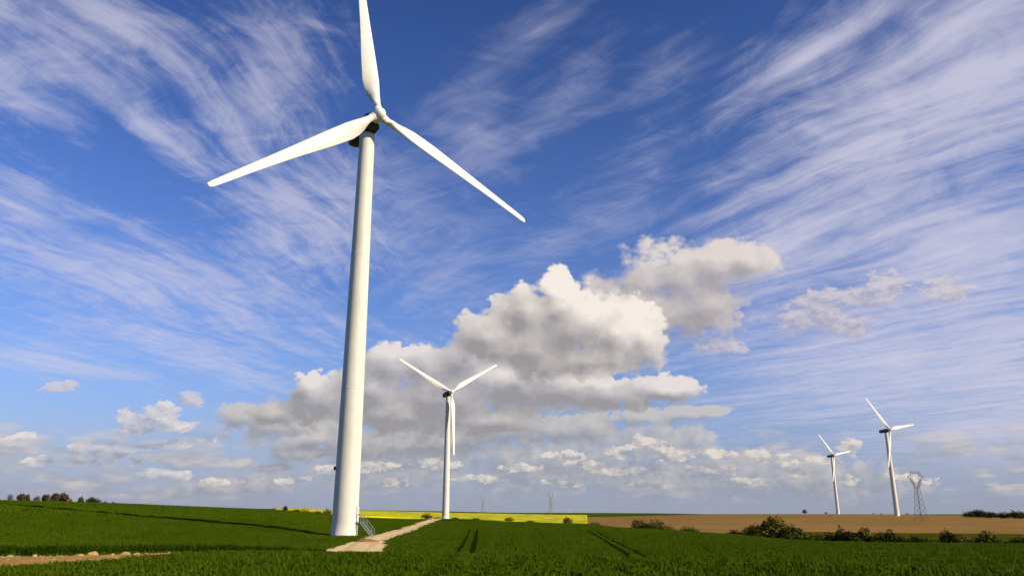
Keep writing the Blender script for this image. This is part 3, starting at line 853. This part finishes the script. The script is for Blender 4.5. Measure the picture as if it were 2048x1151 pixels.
strip_lo = curve([(-40, 46.0), (-33, 45.2), (-26, 45.6), (-21, 46.5), (-10, 50.0), (0, 60)])
M_dark_wheat = leaf_material("dark_wheat_leaf", (0.020, 0.042, 0.001), (0.028, 0.052, 0.001), (0.016, 0.034, 0.001))  # darker leaf colours for the taller strip behind the bank
wheat("dark_wheat_strip", 4, 80, 0.40, 0.50, 42, 60, 7.0, "darker taller wheat strip behind the stony soil bank",
      only=lambda a, d: (a < -13) & (d > strip_lo(a)) & (d < strip_lo(a) + 9), mat=M_dark_wheat)
print("tufts", n_a, n_b, n_c)

# ------------------------------------------------------------------ wind turbines
HUB_H, BLADE_R = 66.4, 32.0
def blade_mesh():
    st = [(0.6, 1.30, 1.30, 90), (1.6, 1.30, 1.30, 90), (2.4, 1.45, 1.25, 40), (3.6, 2.1, 1.0, 20), (5.0, 2.5, 0.78, 15), (6.6, 2.8, 0.62, 12), (8.5, 2.7, 0.52, 9.5),
          (11, 2.55, 0.43, 7), (14, 2.2, 0.35, 5), (18, 1.8, 0.27, 3), (22, 1.48, 0.21, 1.5), (26, 1.22, 0.17, .5), (29.5, 1.05, 0.14, 0), (31.2, 0.93, 0.11, 0), (31.8, 0.70, 0.08, 0), (32.0, 0.35, 0.05, 0)]
    n = 24
    vs, fs = [], []
    for (r, c, th, tw) in st:
        circ = max(0.0, min(1.0, (4.2 - r) / 2.6)); circ = circ * circ * (3 - 2 * circ)
        for i in range(n):
            t = 2 * math.pi * i / n
            # aerofoil: x along the chord (lead at -0.28 c, trail at +0.72 c), y the thickness
            u = (1 - math.cos(t)) / 2
            yt = 5 * (0.2969 * math.sqrt(u) - 0.126 * u - 0.3516 * u * u + 0.2843 * u ** 3 - 0.1036 * u ** 4)
            ax, ay = (u - 0.28) * c, (yt * th * (1 if t <= math.pi else -1)) + 0.04 * c * math.sin(math.pi * u)
            cx_, cy_ = -0.65 * math.cos(t), 0.65 * math.sin(t)
            x, y = ax * (1 - circ) + cx_ * circ, ay * (1 - circ) + cy_ * circ
            a = -R(0 if tw == 90 else tw * 1.25)
            x, y = x * math.cos(a) - y * math.sin(a), x * math.sin(a) + y * math.cos(a)
            vs.append((x, y - 0.0006 * r * r, r))
    for k in range(len(st) - 1):
        for i in range(n):
            j = (i + 1) % n
            fs.append((k * n + i, k * n + j, (k + 1) * n + j, (k + 1) * n + i))
    fs.append(tuple(range((len(st) - 1) * n, len(st) * n)))
    fs.append(tuple(reversed(range(n))))
    return vs, fs
me_tower = MB()
me_tower.lathe([(1.98, -0.3), (1.98, 0.10), (1.90, 0.14), (1.875, 2.0), (1.80, 11.0), (1.67, 24.0), (1.52, 38.0), (1.36, 52.0), (1.25, 64.3)], 64)
me_seam = [MB() for _ in range(3)]
for sm, (z, r) in zip(me_seam, ((21.5, 1.695), (43.0, 1.465), (64.35, 1.30))):
    sm.lathe([(r - .01, z - .10), (r + .014, z - .08), (r + .014, z + .08), (r - .01, z + .10)], 64)
# nacelle: along +y = towards the hub
nac = MB()
sect = [(-5.9, 0.75, 0.8, 0.15), (-5.7, 1.10, 1.10, 0.1), (-4.2, 1.30, 1.32, 0.05), (0.0, 1.42, 1.45, 0), (1.7, 1.40, 1.42, 0), (2.3, 1.15, 1.2, 0), (2.45, 0.9, 0.95, 0)]
nn = 28
for (y, hw, hh, dz) in sect:
    for i in range(nn):
        t = 2 * math.pi * i / nn
        cc, ss = math.cos(t), math.sin(t)
        ex = 0.5
        nac.v.append((hw * math.copysign(abs(cc) ** ex, cc), y, hh * math.copysign(abs(ss) ** ex, ss) + dz))
for k in range(len(sect) - 1):
    for i in range(nn):
        j = (i + 1) % nn
        nac.f.append((k * nn + i, (k + 1) * nn + i, (k + 1) * nn + j, k * nn + j))
nac.f.append(tuple(range(nn))); nac.f.append(tuple(reversed(range((len(sect) - 1) * nn, len(sect) * nn))))
mast = MB(); mast.tube((0.5, -5.0, 1.3), (0.5, -5.0, 2.6), 0.035); mast.tube((-0.5, -5.0, 1.3), (-0.5, -5.0, 2.3), 0.035); mast.bar((-0.5, -5.0, 2.2), (0.5, -5.0, 2.2), 0.05)
spin = MB()
RX = Matrix.Rotation(-math.pi / 2, 4, 'X')                              # lathe axis z -> +y
spin.lathe([(0.95, -1.25), (1.28, -1.1), (1.38, -0.4), (1.36, 0.3), (1.18, 0.95), (0.85, 1.4), (0.45, 1.66), (0.02, 1.74)], 32, RX)
bv, bf = blade_mesh()
collar = MB(); collar.lathe([(0.72, 0.75), (0.74, 1.28), (0.70, 1.34)], 24)

def turbine(loc, yaw, roll, label, first=None, hub=HUB_H, span=BLADE_R):
    root = empty("wind_turbine", loc, 0.0)
    tag(root, label, "wind turbine", "white three bladed wind turbines standing in the fields")
    heading = yaw - math.pi / 2                                         # nacelle's +y towards the hub
    parts = {}
    def part(key, name, make, parent, smooth=True):
        if first is None:
            o = make()
            o.parent = parent
        else:
            o = first[key].copy(); COL.objects.link(o); o.parent = parent
        parts[key] = o
        return o
    dz = hub - HUB_H
    tw = part('tower', "tower", lambda: me_tower.build("tower", M_white, None, True), root)
    for k in range(3):
        part('seam%d' % k, "flange_ring", lambda k=k: me_seam[k].build("flange_ring", M_white, None, True), tw)
    na = part('nacelle', "nacelle", lambda: nac.build("nacelle", M_nacelle, None, True), root)
    na.location = (0, 0, HUB_H - 0.35); na.rotation_euler = (R(5), 0, heading)
    part('mast', "wind_sensor", lambda: mast.build("wind_sensor", M_dark, None), na)
    # rotor
    A = Matrix.Translation((0, 0, HUB_H - 0.35)) @ Matrix.Rotation(heading, 4, 'Z') @ Matrix.Rotation(R(5), 4, 'X') @ Matrix.Translation((0, 4.05, 0))
    hb = part('hub', "hub", lambda: spin.build("hub", M_hub, None, True), root)
    hb.matrix_basis = A @ Matrix.Diagonal((0.80, 0.92, 0.80, 1))
    for k in range(3):
        bl = part('blade%d' % k, "blade", lambda: mesh_obj("blade", bv, bf, M_blade, None, True) if k == 0 else parts['blade0'].copy(), root)
        if first is None and k > 0:
            COL.objects.link(bl)
        bl.matrix_basis = A @ Matrix.Rotation(-(roll + k * 2 * math.pi / 3), 4, 'Y') @ Matrix.Diagonal((1, 1, span / BLADE_R, 1))
        co = part('collar%d' % k, "blade_root_collar", lambda: collar.build("blade_root_collar", M_blade, None, True) if k == 0 else parts['collar0'].copy(), bl)
        if first is None and k > 0:
            COL.objects.link(co)
    root.scale = (1, 1, 1)
    return root, parts
near, P0 = turbine(TOWER, R(-55.1), R(-7.0), "tall nearest wind turbine whose foot stands beside the sandy lane")
# fittings that only show on the nearest one: door, stair, box on the tower wall
to_lane = math.atan2(-0.20, 1.0)
DO = Matrix.Rotation(to_lane, 4, 'Z')
door = MB(); door.box((1.80, -0.45, 2.05), (1.93, 0.45, 4.15), DO); door.build("door", M_door, near)
dh = MB(); dh.box((1.93, 0.28, 3.0), (1.98, 0.34, 3.2), DO); dh.build("handle", M_dark, near.children[-1])
near.children[-1].name = "door"
stair = empty("staircase", (0, 0, 0)); stair.parent = near
st_top, st_bot, zt = 2.05, 4.35, 2.0
lnd = MB(); lnd.box((1.86, -0.6, 1.93), (2.6, 0.6, 1.99), DO); lnd.build("landing", M_steel, stair)
for s in (-0.6, 0.6):
    sg = MB(); sg.bar(DO @ Vector((2.6, s, 1.9)), DO @ Vector((4.4, s, 0.0)), 0.13); sg.build("stringer", M_steel, stair)
    hr = MB()
    hr.bar(DO @ Vector((2.6, s, 2.95)), DO @ Vector((4.4, s, 1.0)), 0.06); hr.bar(DO @ Vector((2.6, s, 2.45)), DO @ Vector((4.4, s, 0.5)), 0.04)
    hr.bar(DO @ Vector((1.95, s, 2.95)), DO @ Vector((2.6, s, 2.95)), 0.06)
    for t in (0.0, 0.35, 0.7, 1.0):
        x = 2.6 + 1.8 * t; z = 1.95 * (1 - t)
        hr.bar(DO @ Vector((x, s, z)), DO @ Vector((x, s, z + 1.02)), 0.05)
    hr.build("handrail", M_steel, stair)
for k in range(9):
    t = (k + 0.5) / 9
    tr = MB(); x = 2.6 + 1.8 * t; z = 1.9 * (1 - t)
    tr.box((x - 0.12, -0.56, z), (x + 0.12, 0.56, z + 0.04), DO); tr.build("tread", M_steel, stair)
bx = MB()
az_box = math.radians(190)
BO = Matrix.Rotation(az_box, 4, 'Z')
bx.box((1.79, -0.22, 9.4), (2.10, 0.22, 9.95), BO)
bx.build("junction_box", M_dark, near)
PAD = [(2.0, -1.9), (4.6, -1.5), (6.6, -1.7), (6.6, 0.3), (4.4, 0.7), (2.0, 0.6)]
two, _ = turbine(on_land(-4.70, 428.6), R(-61.5), R(178.4), "middle wind turbine with one blade straight down, beyond the end of the sandy lane", P0, span=34.2)
four, _ = turbine(on_land(25.5, 701.4), R(-62.4), R(-40.1), "larger of the two distant wind turbines, beside the lattice pylon", P0)
three, _ = turbine(on_land(22.0, 1009.0), R(-59.5), R(-40.7), "smallest and farthest wind turbine, standing on the skyline of the brown field", P0)

# concrete apron from the tower foot to the lane, and a heap of brown spoil beside it
ap = MB()
ring = [(-1.6, -2.9), (1.5, -3.2), (5.2, -4.6), (7.2, -4.0), (6.2, -1.6), (3.6, 0.2), (2.2, 1.6), (-1.2, 2.6), (-2.4, 0.2)]
base = TOWER
top = [(base.x + x, base.y + y, float(H(base.x + x, base.y + y)) + 0.09) for x, y in ring]
bot = [(x, y, z - 0.5) for x, y, z in top]
n = len(ring)
ap.add(top + bot, [tuple(range(n))] + [(i, n + i, n + (i + 1) % n, (i + 1) % n) for i in range(n)])
ap.build("concrete_apron", M_concrete)["kind"] = "structure"
sp = MB(); g = random.Random(3)
for k in range(9):
    ring_n = 10
spv, spf = [(0, 0, 0.42)], []
for ri, (rr, hh) in enumerate(((0.5, 0.36), (0.95, 0.16), (1.4, -0.1))):
    for i in range(14):
        t = 6.283 * i / 14
        spv.append((rr * math.cos(t) * 1.4 * g.uniform(.85, 1.15), rr * math.sin(t) * g.uniform(.85, 1.15), hh * g.uniform(.7, 1.2)))
for i in range(14):
    spf.append((0, 1 + i, 1 + (i + 1) % 14))
    for r_ in (0, 1):
        a, b_ = 1 + r_ * 14 + i, 1 + r_ * 14 + (i + 1) % 14
        spf.append((a, a + 14, b_ + 14, b_))
spot = on_land(-10.15, 96.5)
tag(mesh_obj("soil_heap", spv, spf, M_spoil, smooth=True, loc=spot), "small heap of brown soil beside the lane near the tower foot", "soil heap")

# ------------------------------------------------------------------ trees and bushes
def foliage(w, d, h, lobes, nleaf, size, seed, base=0.0, hollow=0.25):
    """leaf sprays spread through uneven lobes; a bush's lobes reach down to the ground"""
    g = np.random.default_rng(seed)
    L = []
    for k in range(lobes):
        a = g.random() * 6.283; rr = 0.66 * math.sqrt((k + 0.5) / lobes) * g.uniform(0.8, 1.1)
        top = (1.0 - 0.42 * (rr / 0.66) ** 2) * g.uniform(0.66, 1.08)
        s = g.uniform(0.30, 0.46)
        hz = (h - base) * (g.uniform(0.30, 0.48) if base > 0.12 * h else 0.5 * top)
        cz = base + (h - base) * top - hz
        L.append((w / 2 * rr * math.cos(a), d / 2 * rr * math.sin(a), cz, w * s * 0.78, d * s * 0.78, hz))
    vs, fs = [], []
    per = nleaf // lobes
    for (x, y, z, rx, ry, rz) in L:
        for k in range(per):
            v = g.normal(size=3); v /= np.linalg.norm(v)
            q = hollow + (1 - hollow) * g.random() ** 0.5
            q *= g.uniform(0.88, 1.12)
            c = np.array([x + rx * v[0] * q, y + ry * v[1] * q, max(0.05, z + rz * v[2] * q)])
            nrm = v + g.normal(size=3) * 0.7; nrm /= np.linalg.norm(nrm)
            t1 = np.cross(nrm, g.normal(size=3)); t1 /= np.linalg.norm(t1); t2 = np.cross(nrm, t1)
            s = size * g.uniform(0.5, 1.3)
            k0 = len(vs)
            vs += [tuple(c - t1 * s), tuple(c + t2 * s * .6), tuple(c + t1 * s), tuple(c - t2 * s * .6)]
            fs.append((k0, k0 + 1, k0 + 2, k0 + 3))
    return vs, fs, L
def plant(name, cat, bearing, dist, w, h, kind, label, group, seed, trunk=0.0, lobes=7, nleaf=700, size=None, sink=0.0, lift=0.0):
    p0 = on_land(bearing, dist)
    p0.z += lift - sink
    root = empty(name, p0)
    tag(root, label, cat, group)
    size = size or max(0.15, h * (0.075 if dist > 300 else 0.055))
    vs, fs, L = foliage(w, w * 0.8, h, lobes, nleaf, size, seed, base=trunk)
    t = MB(); g = random.Random(seed)
    r = max(0.04, h * 0.022)
    fork = max(trunk, h * 0.18)
    t.tube((0, 0, -0.3), (0, 0, fork), r * 1.3, r, 7)
    for (x, y, z, *_r) in L:
        t.tube((0, 0, fork * 0.95), (x, y, z), r * 0.7, r * 0.25, 5)
    t.build("trunk" if trunk > 0 else "stem", M_bark, root)
    mesh_obj("crown" if trunk > 0 else "foliage", vs, fs, M_leaf[kind], root)
    return root
# name, category, bearing, distance, width, height, foliage, clear trunk, leaf sprays, label, group, lift
PLANTS = [
    ('small_tree', 'tree', -32.00, 620, 3.60, 5.48, 'pale', 1.31, 132, 'tiny pale tree at the far left end of the skyline row', 'trees on the left skyline', 0.0),
    ('field_tree', 'tree', -31.43, 620, 5.79, 5.96, 'brown', 1.43, 462, 'brown round tree beside a slim one, left part of the skyline row', 'trees on the left skyline', 0.0),
    ('slim_tree', 'tree', -31.12, 620, 3.63, 5.43, 'brown', 1.09, 286, 'slim brown tree touching the round tree left on the skyline', 'trees on the left skyline', 0.0),
    ('pale_tree', 'tree', -30.62, 640, 4.90, 4.94, 'pale', 0.99, 286, 'pale thin tree in the skyline row between two brown trees', 'trees on the left skyline', 0.0),
    ('field_tree', 'tree', -30.15, 620, 5.13, 6.12, 'brown', 1.37, 462, 'compact brown tree right of the pale thin tree on the skyline', 'trees on the left skyline', 0.0),
    ('tall_tree', 'tree', -29.61, 620, 6.27, 7.32, 'brown', 1.76, 528, 'tallest brown tree of the skyline row, left of its twin', 'trees on the left skyline', 0.0),
    ('tall_tree', 'tree', -29.18, 620, 6.29, 7.19, 'brown', 1.72, 528, 'right one of the twin tall brown trees on the left skyline', 'trees on the left skyline', 0.0),
    ('small_bush', 'bush', -28.80, 600, 2.52, 3.81, 'olive', 0.00, 132, 'tiny bush right of the twin tall skyline trees', 'trees on the left skyline', 0.0),
    ('round_tree', 'tree', -28.24, 620, 4.48, 5.30, 'brown', 0.85, 352, 'single small round tree left of the broad skyline bush', 'trees on the left skyline', 0.0),
    ('broad_bush', 'bush', -27.51, 620, 10.90, 5.27, 'dark', 0.00, 572, 'broad low dark bush near the right end of the skyline row', 'trees on the left skyline', 0.0),
    ('small_bush', 'bush', -26.87, 620, 3.78, 2.85, 'olive', 0.00, 176, 'small low bush after the broad dark one on the skyline', 'trees on the left skyline', 0.0),
    ('small_bush', 'bush', -26.39, 620, 3.80, 2.68, 'olive', 0.00, 154, 'last tiny bush at the right end of the left skyline row', 'trees on the left skyline', 0.0),
    ('bare_bush', 'bush', -15.77, 520, 4.34, 3.60, 'brown', 0.36, 260, 'upright brown bush left of the yellow patch, by the big tower', 'bushes along the edge of the wheat field', 0.0),
    ('low_bush', 'bush', -15.00, 540, 6.14, 2.51, 'dark', 0.00, 260, 'low dark bush just left of the yellow flowering bush', 'bushes along the edge of the wheat field', 0.0),
    ('flowering_bush', 'bush', -14.40, 545, 8.83, 4.01, 'yellow', 0.00, 420, 'bright yellow flowering bush left of the big tower', 'bushes along the edge of the wheat field', 0.0),
    ('low_bush', 'bush', -13.58, 540, 8.45, 2.82, 'dark', 0.00, 320, 'low dark bush between the yellow bush and the big tower', 'bushes along the edge of the wheat field', 0.0),
    ('flowering_bush', 'bush', -12.88, 548, 6.62, 4.71, 'olive', 0.00, 300, 'olive yellow bush touching the left edge of the big tower', 'bushes along the edge of the wheat field', 0.0),
    ('brown_bush', 'bush', -6.07, 440, 7.58, 3.23, 'brown', 0.00, 360, 'brown bush before the yellow field, left of the middle turbine', 'bushes along the edge of the wheat field', 0.0),
    ('low_bush', 'bush', -5.23, 445, 5.48, 1.00, 'dark', 0.00, 220, 'low dark scrub between the brown bush and the middle turbine', 'bushes along the edge of the wheat field', 0.0),
    ('low_bush', 'bush', -4.03, 450, 4.44, 1.00, 'dark', 0.00, 180, "low dark bush just right of the middle turbine's foot", 'bushes along the edge of the wheat field', 0.0),
    ('low_bush', 'bush', -2.55, 420, 5.19, 1.00, 'green', 0.00, 220, "low green bush at the yellow field's edge, nearest right of the middle turbine", 'bushes along the edge of the wheat field', 0.0),
    ('round_bush', 'bush', -0.18, 400, 5.44, 2.36, 'dark', 0.00, 320, "dark round bush midway along the yellow field's near edge", 'bushes along the edge of the wheat field', 0.0),
    ('low_bush', 'bush', 1.29, 380, 5.86, 1.50, 'green', 0.00, 280, "wide low green bush at the yellow field's near edge", 'bushes along the edge of the wheat field', 0.0),
    ('upright_bush', 'bush', 3.84, 360, 5.98, 4.22, 'olive', 0.00, 420, 'olive upright bush near the right end of the yellow field', 'bushes along the edge of the wheat field', 0.0),
    ('low_bush', 'bush', 5.82, 300, 4.79, 1.00, 'olive', 0.00, 240, 'low olive bush where the yellow field meets the brown one', 'bushes along the edge of the wheat field', 0.0),
    ('hedge_bush', 'bush', 8.92, 235, 5.58, 3.96, 'olive', 0.00, 420, 'olive bush, left one of the small clump before the brown field', 'bushes along the edge of the wheat field', 0.0),
    ('hedge_bush', 'bush', 9.44, 232, 4.47, 2.95, 'dark', 0.00, 360, 'dark low bush in the middle of the small clump before the brown field', 'bushes along the edge of the wheat field', 0.0),
    ('hedge_bush', 'bush', 10.06, 236, 5.58, 4.10, 'olive', 0.00, 420, 'brownish bush, tallest on the right of the small clump before the brown field', 'bushes along the edge of the wheat field', 0.0),
    ('hedge_bush', 'bush', 10.90, 234, 3.97, 2.79, 'olive', 0.00, 260, 'lowest bush ending the small clump before the brown field', 'bushes along the edge of the wheat field', 0.0),
    ('hedge_bush', 'bush', 12.29, 215, 6.15, 2.15, 'green', 0.00, 420, 'lone low green bush between the small clump and the long hedge', 'bushes along the edge of the wheat field', 0.0),
    ('hedge_bush', 'bush', 15.39, 190, 4.80, 2.70, 'dark', 0.00, 520, 'low dark bush that starts the long hedge on its left', 'bushes of the hedge on the right', 0.0),
    ('hedge_bush', 'bush', 16.46, 188, 6.48, 3.73, 'dark', 0.00, 800, 'blackish green bush left of the tallest olive bush of the hedge', 'bushes of the hedge on the right', 0.0),
    ('tall_bush', 'bush', 17.78, 190, 7.31, 5.78, 'olive', 0.29, 1300, 'tallest olive brown bush standing above the hedge', 'bushes of the hedge on the right', 0.0),
    ('tall_bush', 'bush', 19.03, 188, 5.85, 4.54, 'green', 0.00, 1000, 'green bush leaning on the right side of the tallest hedge bush', 'bushes of the hedge on the right', 0.0),
    ('hedge_bush', 'bush', 20.47, 186, 5.21, 2.88, 'green', 0.00, 600, 'low green bush after the gap right of the tallest hedge bush', 'bushes of the hedge on the right', 0.0),
    ('hedge_bush', 'bush', 21.30, 187, 3.91, 3.08, 'dark', 0.00, 420, 'low dark bush before the slender hedge bush', 'bushes of the hedge on the right', 0.0),
    ('hedge_bush', 'bush', 21.89, 187, 3.63, 4.35, 'green', 0.00, 480, 'slender green bush rising above its low neighbours in the hedge', 'bushes of the hedge on the right', 0.0),
    ('hedge_bush', 'bush', 22.55, 186, 6.16, 3.65, 'dark', 0.00, 800, 'wide blackish bush left of the pointed bush in the hedge', 'bushes of the hedge on the right', 0.0),
    ('hedge_bush', 'bush', 23.42, 188, 3.87, 4.72, 'olive', 0.00, 600, 'pointed olive topped bush in the middle of the hedge', 'bushes of the hedge on the right', 0.0),
    ('hedge_bush', 'bush', 24.19, 187, 4.84, 3.59, 'dark', 0.00, 600, 'dark rounded bush just right of the pointed hedge bush', 'bushes of the hedge on the right', 0.0),
    ('hedge_bush', 'bush', 24.93, 188, 4.58, 4.07, 'green', 0.00, 520, 'greenish bush in the middle right of the hedge, below the large turbine', 'bushes of the hedge on the right', 0.0),
    ('hedge_bush', 'bush', 25.68, 186, 4.01, 2.91, 'dark', 0.00, 400, 'low dark bush right of the greenish bush below the large turbine', 'bushes of the hedge on the right', 0.0),
    ('hedge_bush', 'bush', 26.42, 187, 4.50, 3.05, 'dark', 0.00, 460, 'low dark bush below the lattice pylon in the hedge', 'bushes of the hedge on the right', 0.0),
    ('hedge_bush', 'bush', 27.27, 186, 4.94, 2.66, 'green', 0.00, 420, 'low green bush just right of the pylon in the hedge', 'bushes of the hedge on the right', 0.0),
    ('hedge_bush', 'bush', 28.18, 188, 4.70, 3.95, 'dark', 0.00, 640, 'domed dark bush, tallest right of the pylon in the hedge', 'bushes of the hedge on the right', 0.0),
    ('hedge_bush', 'bush', 29.03, 187, 4.88, 3.04, 'olive', 0.00, 480, 'low olive bush between the domed bush and the wide green one', 'bushes of the hedge on the right', 0.0),
    ('hedge_bush', 'bush', 30.13, 189, 7.08, 3.92, 'green', 0.00, 900, 'wide green bush ending the hedge before its last gap', 'bushes of the hedge on the right', 0.0),
    ('hedge_bush', 'bush', 32.20, 186, 7.52, 3.05, 'dark', 0.00, 760, "dark bush cut by the right edge of the view, after the hedge's gap", 'bushes of the hedge on the right', 0.0),
    ('far_tree', 'tree', 19.94, 930, 5.85, 5.35, 'brown', 0.53, 200, "small brown tree on the brown field's skyline, left of the farthest turbine", 'trees on the far skyline to the right', 0.0),
    ('far_bush', 'bush', 21.26, 940, 4.23, 2.89, 'brown', 0.00, 140, "tiny brown bush at the left of the farthest turbine's foot", 'trees on the far skyline to the right', 0.0),
    ('far_bush', 'bush', 24.14, 920, 3.12, 1.59, 'brown', 0.00, 100, 'tiny bush on the skyline between the two far turbines', 'trees on the far skyline to the right', 0.0),
    ('far_bush', 'bush', 24.61, 920, 4.35, 1.64, 'brown', 0.00, 100, "tiny bush just left of the large far turbine's foot", 'trees on the far skyline to the right', 0.0),
    ('far_bush', 'bush', 26.05, 900, 4.21, 1.83, 'brown', 0.00, 120, 'tiny skyline bush between the large far turbine and the pylon', 'trees on the far skyline to the right', 0.0),
    ('far_tree', 'tree', 29.46, 715, 10.63, 5.41, 'dark', 0.27, 340, 'dark low tree, first of the grove at the right skyline', 'trees on the far skyline to the right', 0.0),
    ('far_tree', 'tree', 29.97, 720, 13.31, 7.63, 'dark', 0.38, 420, 'dark tree, tallest in the grove at the right skyline', 'trees on the far skyline to the right', 0.0),
    ('far_tree', 'tree', 30.65, 715, 13.12, 6.57, 'dark', 0.33, 400, 'dark broad tree in the middle of the right skyline grove', 'trees on the far skyline to the right', 0.0),
    ('far_tree', 'tree', 31.33, 718, 13.08, 5.94, 'dark', 0.30, 360, 'dark lower tree right of the middle in the right skyline grove', 'trees on the far skyline to the right', 0.0),
    ('far_tree', 'tree', 32.02, 716, 13.81, 7.61, 'dark', 0.38, 400, 'dark tree at the right frame end of the skyline grove', 'trees on the far skyline to the right', 0.0),
]
for i, (name, cat, a, d, w, h, kind, trunk, n, label, group, lift) in enumerate(PLANTS):
    plant(name, cat, a, d, w, h, kind, label, group, 100 + i, trunk, lobes=max(4, min(14, int(w * 1.8))), nleaf=int(n * (2.4 if d > 300 else 4.0)), lift=lift)

# ------------------------------------------------------------------ pylons
def pylon_mesh(h, th):
    body, head = MB(), MB()
    def sq(hw, z): return [Vector((sx * hw, sy * hw, z)) for sx, sy in ((-1, -1), (1, -1), (1, 1), (-1, 1))]
    k = h / 27.0
    levels = [(2.5, 0), (2.15, 3.6), (1.85, 7.0), (1.58, 10.0), (1.35, 12.8), (1.15, 15.2), (1.0, 17.4)]
    levels = [(a * k, b * k) for a, b in levels]
    for (w0, z0), (w1, z1) in zip(levels[:-1], levels[1:]):
        A, B = sq(w0, z0), sq(w1, z1)
        for i in range(4):
            j = (i + 1) % 4
            body.bar(A[i], B[i], th * 1.3); body.bar(A[i], B[j], th * .7); body.bar(A[j], B[i], th * .7); body.bar(B[i], B[j], th * .7)
    zb = 17.4 * k
    # cat's-head: two arms spread from the waist and a bridge joins their tops
    def arm(s):
        lo = [(0.25, 0.0), (1.0, 0.0)]; inn = [(s * 0.45 * k, zb), (s * 3.3 * k, zb + 5.4 * k), (s * 2.5 * k, zb + 8.5 * k)]
        out = [(s * 1.0 * k, zb), (s * 4.4 * k, zb + 5.8 * k), (s * 3.1 * k, zb + 9.3 * k)]
        for y in (-0.55 * k, 0.55 * k):
            for (q0, q1) in zip(inn[:-1], inn[1:]): head.bar((q0[0], y, q0[1]), (q1[0], y, q1[1]), th * 1.4)
            for (q0, q1) in zip(out[:-1], out[1:]): head.bar((q0[0], y, q0[1]), (q1[0], y, q1[1]), th * 1.4)
            for m_ in range(5):
                f0, f1 = m_ / 5, (m_ + 1) / 5
                L0 = lambda f, ax: (ax[0][0] + (ax[1][0] - ax[0][0]) * f, y, ax[0][1] + (ax[1][1] - ax[0][1]) * f)
                head.bar(L0(f0, inn), L0(f1, out), th * .6); head.bar(L0(f0, out), L0(f0, inn), th * .6)
            # side spike
            tip = (s * 5.9 * k, 0, zb + 6.2 * k)
            head.bar((out[1][0], y, out[1][1]), tip, th); head.bar((s * 3.85 * k, y, zb + 7.3 * k), tip, th)
    arm(-1); arm(1)
    for y in (-0.5 * k, 0.5 * k):
        head.bar((-3.1 * k, y, zb + 9.3 * k), (3.1 * k, y, zb + 9.3 * k), th); head.bar((-2.5 * k, y, zb + 8.4 * k), (2.5 * k, y, zb + 8.4 * k), th)
        for m_ in range(6):
            x0, x1 = (-2.7 + .9 * m_) * k, (-2.25 + .9 * m_) * k
            head.bar((x0, y, zb + 8.4 * k), (x1, y, zb + 9.3 * k), th * .6)
    for s in (-1, 1):
        head.bar((s * 2.9 * k, 0, zb + 9.3 * k), (s * 3.2 * k, 0, zb + 10.0 * k), th)
    return body, head
def pylon(bearing, dist, h, th, yaw, label, lift=0.0, mat=None):
    p0 = on_land(bearing, dist); p0.z += lift
    root = empty("lattice_pylon", p0, yaw)
    tag(root, label, "pylon", "lattice power pylons across the fields")
    b_, h_ = pylon_mesh(h, th)
    b_.build("lattice_body", mat or M_pylon, root); h_.build("cross_arm", mat or M_pylon, root)
    k = h / 27.0
    for x in (-5.8, 0.0, 5.8):
        ins = MB()
        z = (17.4 + (6.2 if x else 8.3)) * k
        ins.tube((x * k, 0, z), (x * k, 0, z - 1.6 * k), 0.09 * k, n=6)
        ins.build("insulator", M_dark, root)
pylon(26.85, 560, 30.0, 0.13, R(20), "large grey lattice pylon right of the wind turbines on the brown field")
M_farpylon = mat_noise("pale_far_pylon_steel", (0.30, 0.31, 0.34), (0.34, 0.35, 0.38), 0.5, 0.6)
pylon(2.79, 1500, 40, 0.30, R(35), "distant lattice pylon just right of the middle, beyond the yellow field", mat=M_farpylon)
pylon(-2.05, 1900, 36, 0.26, R(35), "faint small lattice pylon beyond the yellow field, right of the middle turbine", mat=M_farpylon)
